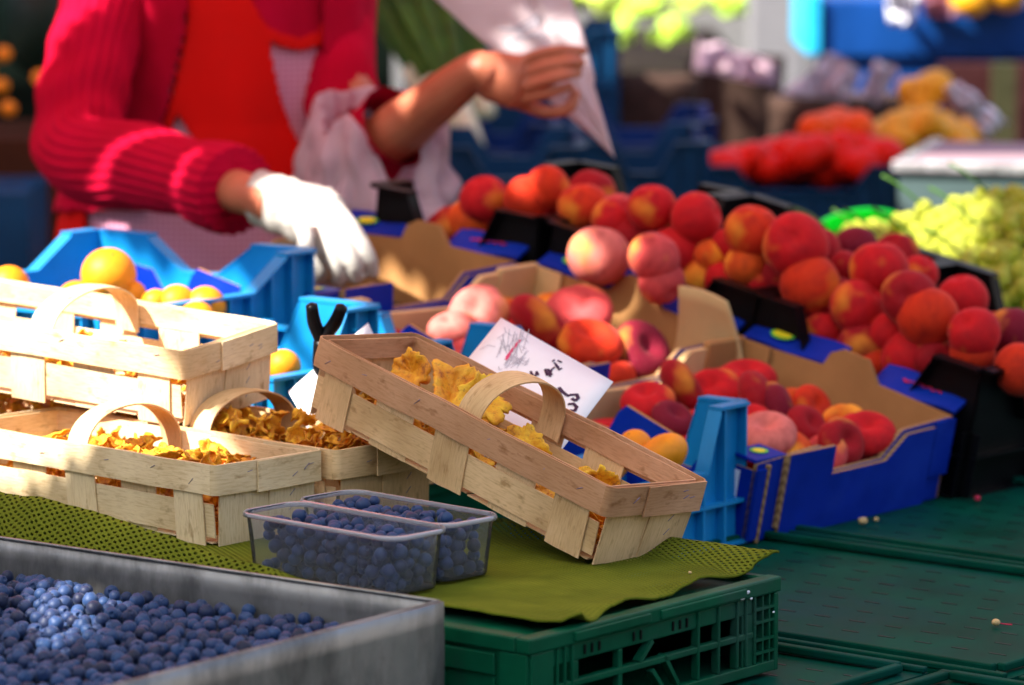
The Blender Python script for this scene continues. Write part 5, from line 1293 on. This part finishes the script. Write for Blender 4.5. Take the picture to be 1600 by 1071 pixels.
# leeks
for k,(x0,y0,x1,y1,lb) in enumerate([(742,232,640,-60,'leek with a pale white foot at the bottom right'),(705,215,600,-80,'leek leaning beside the grey pole'),(760,180,700,-70,'dark leek behind the wrist'),(672,180,585,-60,'leek right behind the sleeve'),(725,150,660,-80,'leek in the middle of the bundle')]):
    a=atY(x0,y0,7.6+.03*k);b=atY(x1,y1,7.75+.03*k); r=empty('leek',label=lb,cat='leek',group='leeks standing behind the vendor')
    m=MB(); m.sweep([a,a.lerp(b,.30)],[.020,.022],14); m.build('white_shaft',LEEKW,r)
    m=MB()
    for q in range(5):
        off=Vector(((q-2)*.016,.01*(q%2),0)); p1=a.lerp(b,.28); GG=[[p1.lerp(b,i/8)*1+off*(.3+1.6*i/8)+Vector(((j-1)*.016*(1-abs(i/8-.5)),.004*abs(j-1),.0)) for j in range(3)] for i in range(9)]; m.sheet(GG,.0015)
    m.build('leaves',LEAF,r)
# lettuce in the sun
for k,(px,py,Y,s_) in enumerate([(930,20,11.5,.09),(1000,30,11.2,.08),(1050,62,11.0,.06),(1090,12,11.8,.08),(1140,22,11.5,.08),(965,66,10.9,.06),(1020,-15,12,.09),(890,10,11.8,.08),(1120,-30,12.2,.10)]):
    c=atY(px,py,Y); m=MB(); rs=random.Random(k)
    for q in range(26):
        th=rs.uniform(0,6.28); ph=rs.uniform(.1,1.4); d=Vector((math.cos(th)*math.sin(ph),math.sin(th)*math.sin(ph),math.cos(ph))); u=d.orthogonal().normalized(); w2=d.cross(u)
        GG=[[c+d*(s_*(.45+.5*i/4))+u*(s_*.5*(i/4-.2)*1)+w2*(s_*.5*(j/4-.5)*(1+.3*math.sin(i)))+d*(s_*.08*math.sin(j*2+i*3)) for j in range(5)] for i in range(5)]; m.sheet(GG,.002)
    tag(m.build('lettuce',LETT if k%3 else plain('yellow_lettuce',(.5,.6,.1),.5,.3,20),None),'%s lettuce head in the sunny background'%(['pale yellow','bright green','ruffled','small round','broad','lower','high','leftmost','topmost'][k]),'lettuce','sunlit lettuces in the background')
m=MB(); A=atY(860,0,10.7);B=atY(1172,0,10.7); zz=zat(112,10.7); m.box(A.x,B.x,10.7,12.6,ZB-.2,zz); tag(m.build('display_shelf',plain('brown_shelf',(.02,.013,.01),.8),None,smooth=False),'brown shelf carrying the sunlit lettuces','shelf')
# left background: dark stall with oranges
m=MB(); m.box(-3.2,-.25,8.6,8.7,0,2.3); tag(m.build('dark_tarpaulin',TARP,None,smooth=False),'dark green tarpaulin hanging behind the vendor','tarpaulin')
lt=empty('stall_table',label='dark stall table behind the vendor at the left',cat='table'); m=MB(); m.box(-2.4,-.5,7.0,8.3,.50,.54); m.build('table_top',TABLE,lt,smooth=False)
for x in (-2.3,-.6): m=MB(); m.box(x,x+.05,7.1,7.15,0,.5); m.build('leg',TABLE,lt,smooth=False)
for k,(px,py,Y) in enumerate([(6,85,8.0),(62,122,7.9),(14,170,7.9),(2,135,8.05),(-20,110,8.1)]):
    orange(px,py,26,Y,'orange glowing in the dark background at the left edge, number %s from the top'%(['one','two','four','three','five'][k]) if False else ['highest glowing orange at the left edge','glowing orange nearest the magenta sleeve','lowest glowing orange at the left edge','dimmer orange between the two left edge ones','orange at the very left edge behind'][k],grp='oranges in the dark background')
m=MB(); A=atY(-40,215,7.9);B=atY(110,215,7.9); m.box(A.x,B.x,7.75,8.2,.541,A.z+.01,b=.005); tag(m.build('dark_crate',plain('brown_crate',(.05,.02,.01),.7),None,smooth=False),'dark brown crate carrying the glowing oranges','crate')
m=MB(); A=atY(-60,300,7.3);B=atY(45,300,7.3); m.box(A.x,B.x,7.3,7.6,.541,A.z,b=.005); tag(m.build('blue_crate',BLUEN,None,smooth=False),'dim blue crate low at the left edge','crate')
m=MB(); A=atY(30,30,8.3);B=atY(100,30,8.3); m.ball(((A.x+B.x)/2,8.3,A.z),(.09,.08,.12)); tag(m.build('green_cabbage',plain('dark_cabbage',(.003,.02,.012),.5,.4,8),None),'dark green cabbage behind the magenta shoulder','cabbage')
HW=plain('house_render',(.20,.19,.18),.9,.2,.6)
for x0,x1,y0,y1,h,lb in ((-16,16,27.5,28,13,'grey rendered house wall closing the far end of the market square'),(15,15.5,-12,27,11,'house wall along the right of the market square, out of frame'),(-17,-16.5,-12,27,9,'house wall along the left of the market square, out of frame'),(-16,15,-14,-13.5,8,'house wall behind the photographer')):
    m=MB(); m.box(x0,x1,y0,y1,0,h); tag(m.build('house_wall',HW,None,smooth=False),lb,'wall')
# ------------------------------------------------------------------ unseen canopies added to shape the sun, holes cut to aim its patches
ZA=2.65
def cast(P): return (P+SUN*((ZA-P.z)/SUN.z))
def poly_at(pts,Y=None,z=None): return [tuple(cast(at(x,y,z) if Y is None else atY(x,y,Y)))[:2] for x,y in pts]
HOLES=[]
def hole_at(P,rx,ry=None,dx=0,dy=0):
    c=cast(P); ry=ry or rx; HOLES.append(lambda x,y:((x-c.x-dx)/rx)**2+((y-c.y-dy)/ry)**2<1)
SP={}
for o_ in sc.objects:
    l_=o_.get('label','')
    if l_.startswith(('pale peach lit white','pink peach half lit','pale pink flat peach','rosy peach','bright orange peach at the top','glowing orange nearest','largest sunlit','pale peach-pink')): SP[l_]=o_.matrix_basis.translation.copy()
for l_,p_ in SP.items():
    if l_.startswith('pale peach lit'): hole_at(p_,.034,.034,-.016,-.012)
    elif l_.startswith(('pink peach half','bright orange')): hole_at(p_,.020,.026,-.022,0)
    elif l_.startswith('pale pink'): hole_at(p_,.034,.030,-.008,0)
hole_at(elR*.60+wrR*.40+Vector((.012,-.03,.028)),.020,.016); hole_at(wrR+Vector((.020,-.028,.012)),.020,.018); hole_at(atY(1350,345,5.9),.11,.09)
hx_=[(1370,255),(1660,255),(1660,310),(1370,285)]
def hole(pts,Y=None,z=None): HOLES.append(inpoly(poly_at(pts,Y,z)))
hole([(-500,375),(0,395),(150,415),(300,462),(440,500),(428,555),(320,610),(305,648),(200,655),(100,652),(0,645),(-500,595)],z=.86)
hole([(95,352),(150,345),(290,345),(330,420),(430,370),(500,375),(500,450),(340,480),(100,450)],z=.95)
hole_at(knL*.5+wrL*.5+Vector((0,-.02,.02)),.055,.05); hole_at(knL+Vector((.01,-.02,0)),.055,.06); hole_at(knL+Vector((.03,-.06,-.05)),.045,.05)                                    # glove
hole([(40,-80),(165,-80),(170,120),(120,200),(110,290),(40,240)],Y=5.50)
hole([(165,195),(240,150),(262,185),(190,232)],Y=5.40)
hole([(300,385),(335,300),(385,270),(360,340),(335,395)],Y=5.15)

hole([(790,375),(890,385),(930,405),(850,412)],z=.93)

hole([(1415,300),(1530,290),(1560,350),(1500,420),(1440,380)],Y=5.5); hole([(1260,300),(1450,310),(1450,380),(1270,370)],Y=5.8)
hole(hx_,z=.80); hole([(1390,318),(1545,308),(1570,345),(1500,372),(1410,372)],z=.87); hole([(55,985),(65,935),(150,905),(150,945),(105,1010),(55,1015)],z=.75); hole([(142,925),(155,905),(178,940)],z=.76)
hole([(785,255),(905,255),(905,275),(785,275)],Y=5.15); hole([(1055,275),(1130,275),(1130,300),(1060,300)],Y=5.1)
hole([(800,150),(820,60),(900,20),(930,100),(870,60)],Y=5.42)
def gobo(x0,x1,y0,y1,cell,mat,label,holes,zf=lambda x,y:0):
    m=MB(); nx=int((x1-x0)/cell); ny=int((y1-y0)/cell); idx={};vs=[];fs=[]
    def vid(i,j):
        if (i,j) not in idx: idx[i,j]=len(vs); x,y=x0+i*cell,y0+j*cell; vs.append((x,y,ZA+zf(x,y)))
        return idx[i,j]
    for i in range(nx):
        for j in range(ny):
            x,y=x0+(i+.5)*cell,y0+(j+.5)*cell
            if any(h(x,y) for h in holes): continue
            fs.append((vid(i,j),vid(i+1,j),vid(i+1,j+1),vid(i,j+1)))
    m.add(vs,fs); r=empty('gobo',label=label,cat='gobo'); m.build('canvas',mat,r)
    for x,y in ((x0,y0),(x0,y1)):
        m=MB(); m.sweep([(x,y,0),(x,y,1.3),(x,y,ZA)],[.02]*3,10,sub=2); m.build('pole',STEEL,r)
    return r
if 1:
    gobo(-3.3,.9,.9,4.42,.018,AWN,'unseen white awning with gaps over the front of the stall',HOLES)
    gobo(-3.3,.9,4.43,7.7,.018,GOBO_R,'unseen red awning with gaps over the vendor',HOLES)
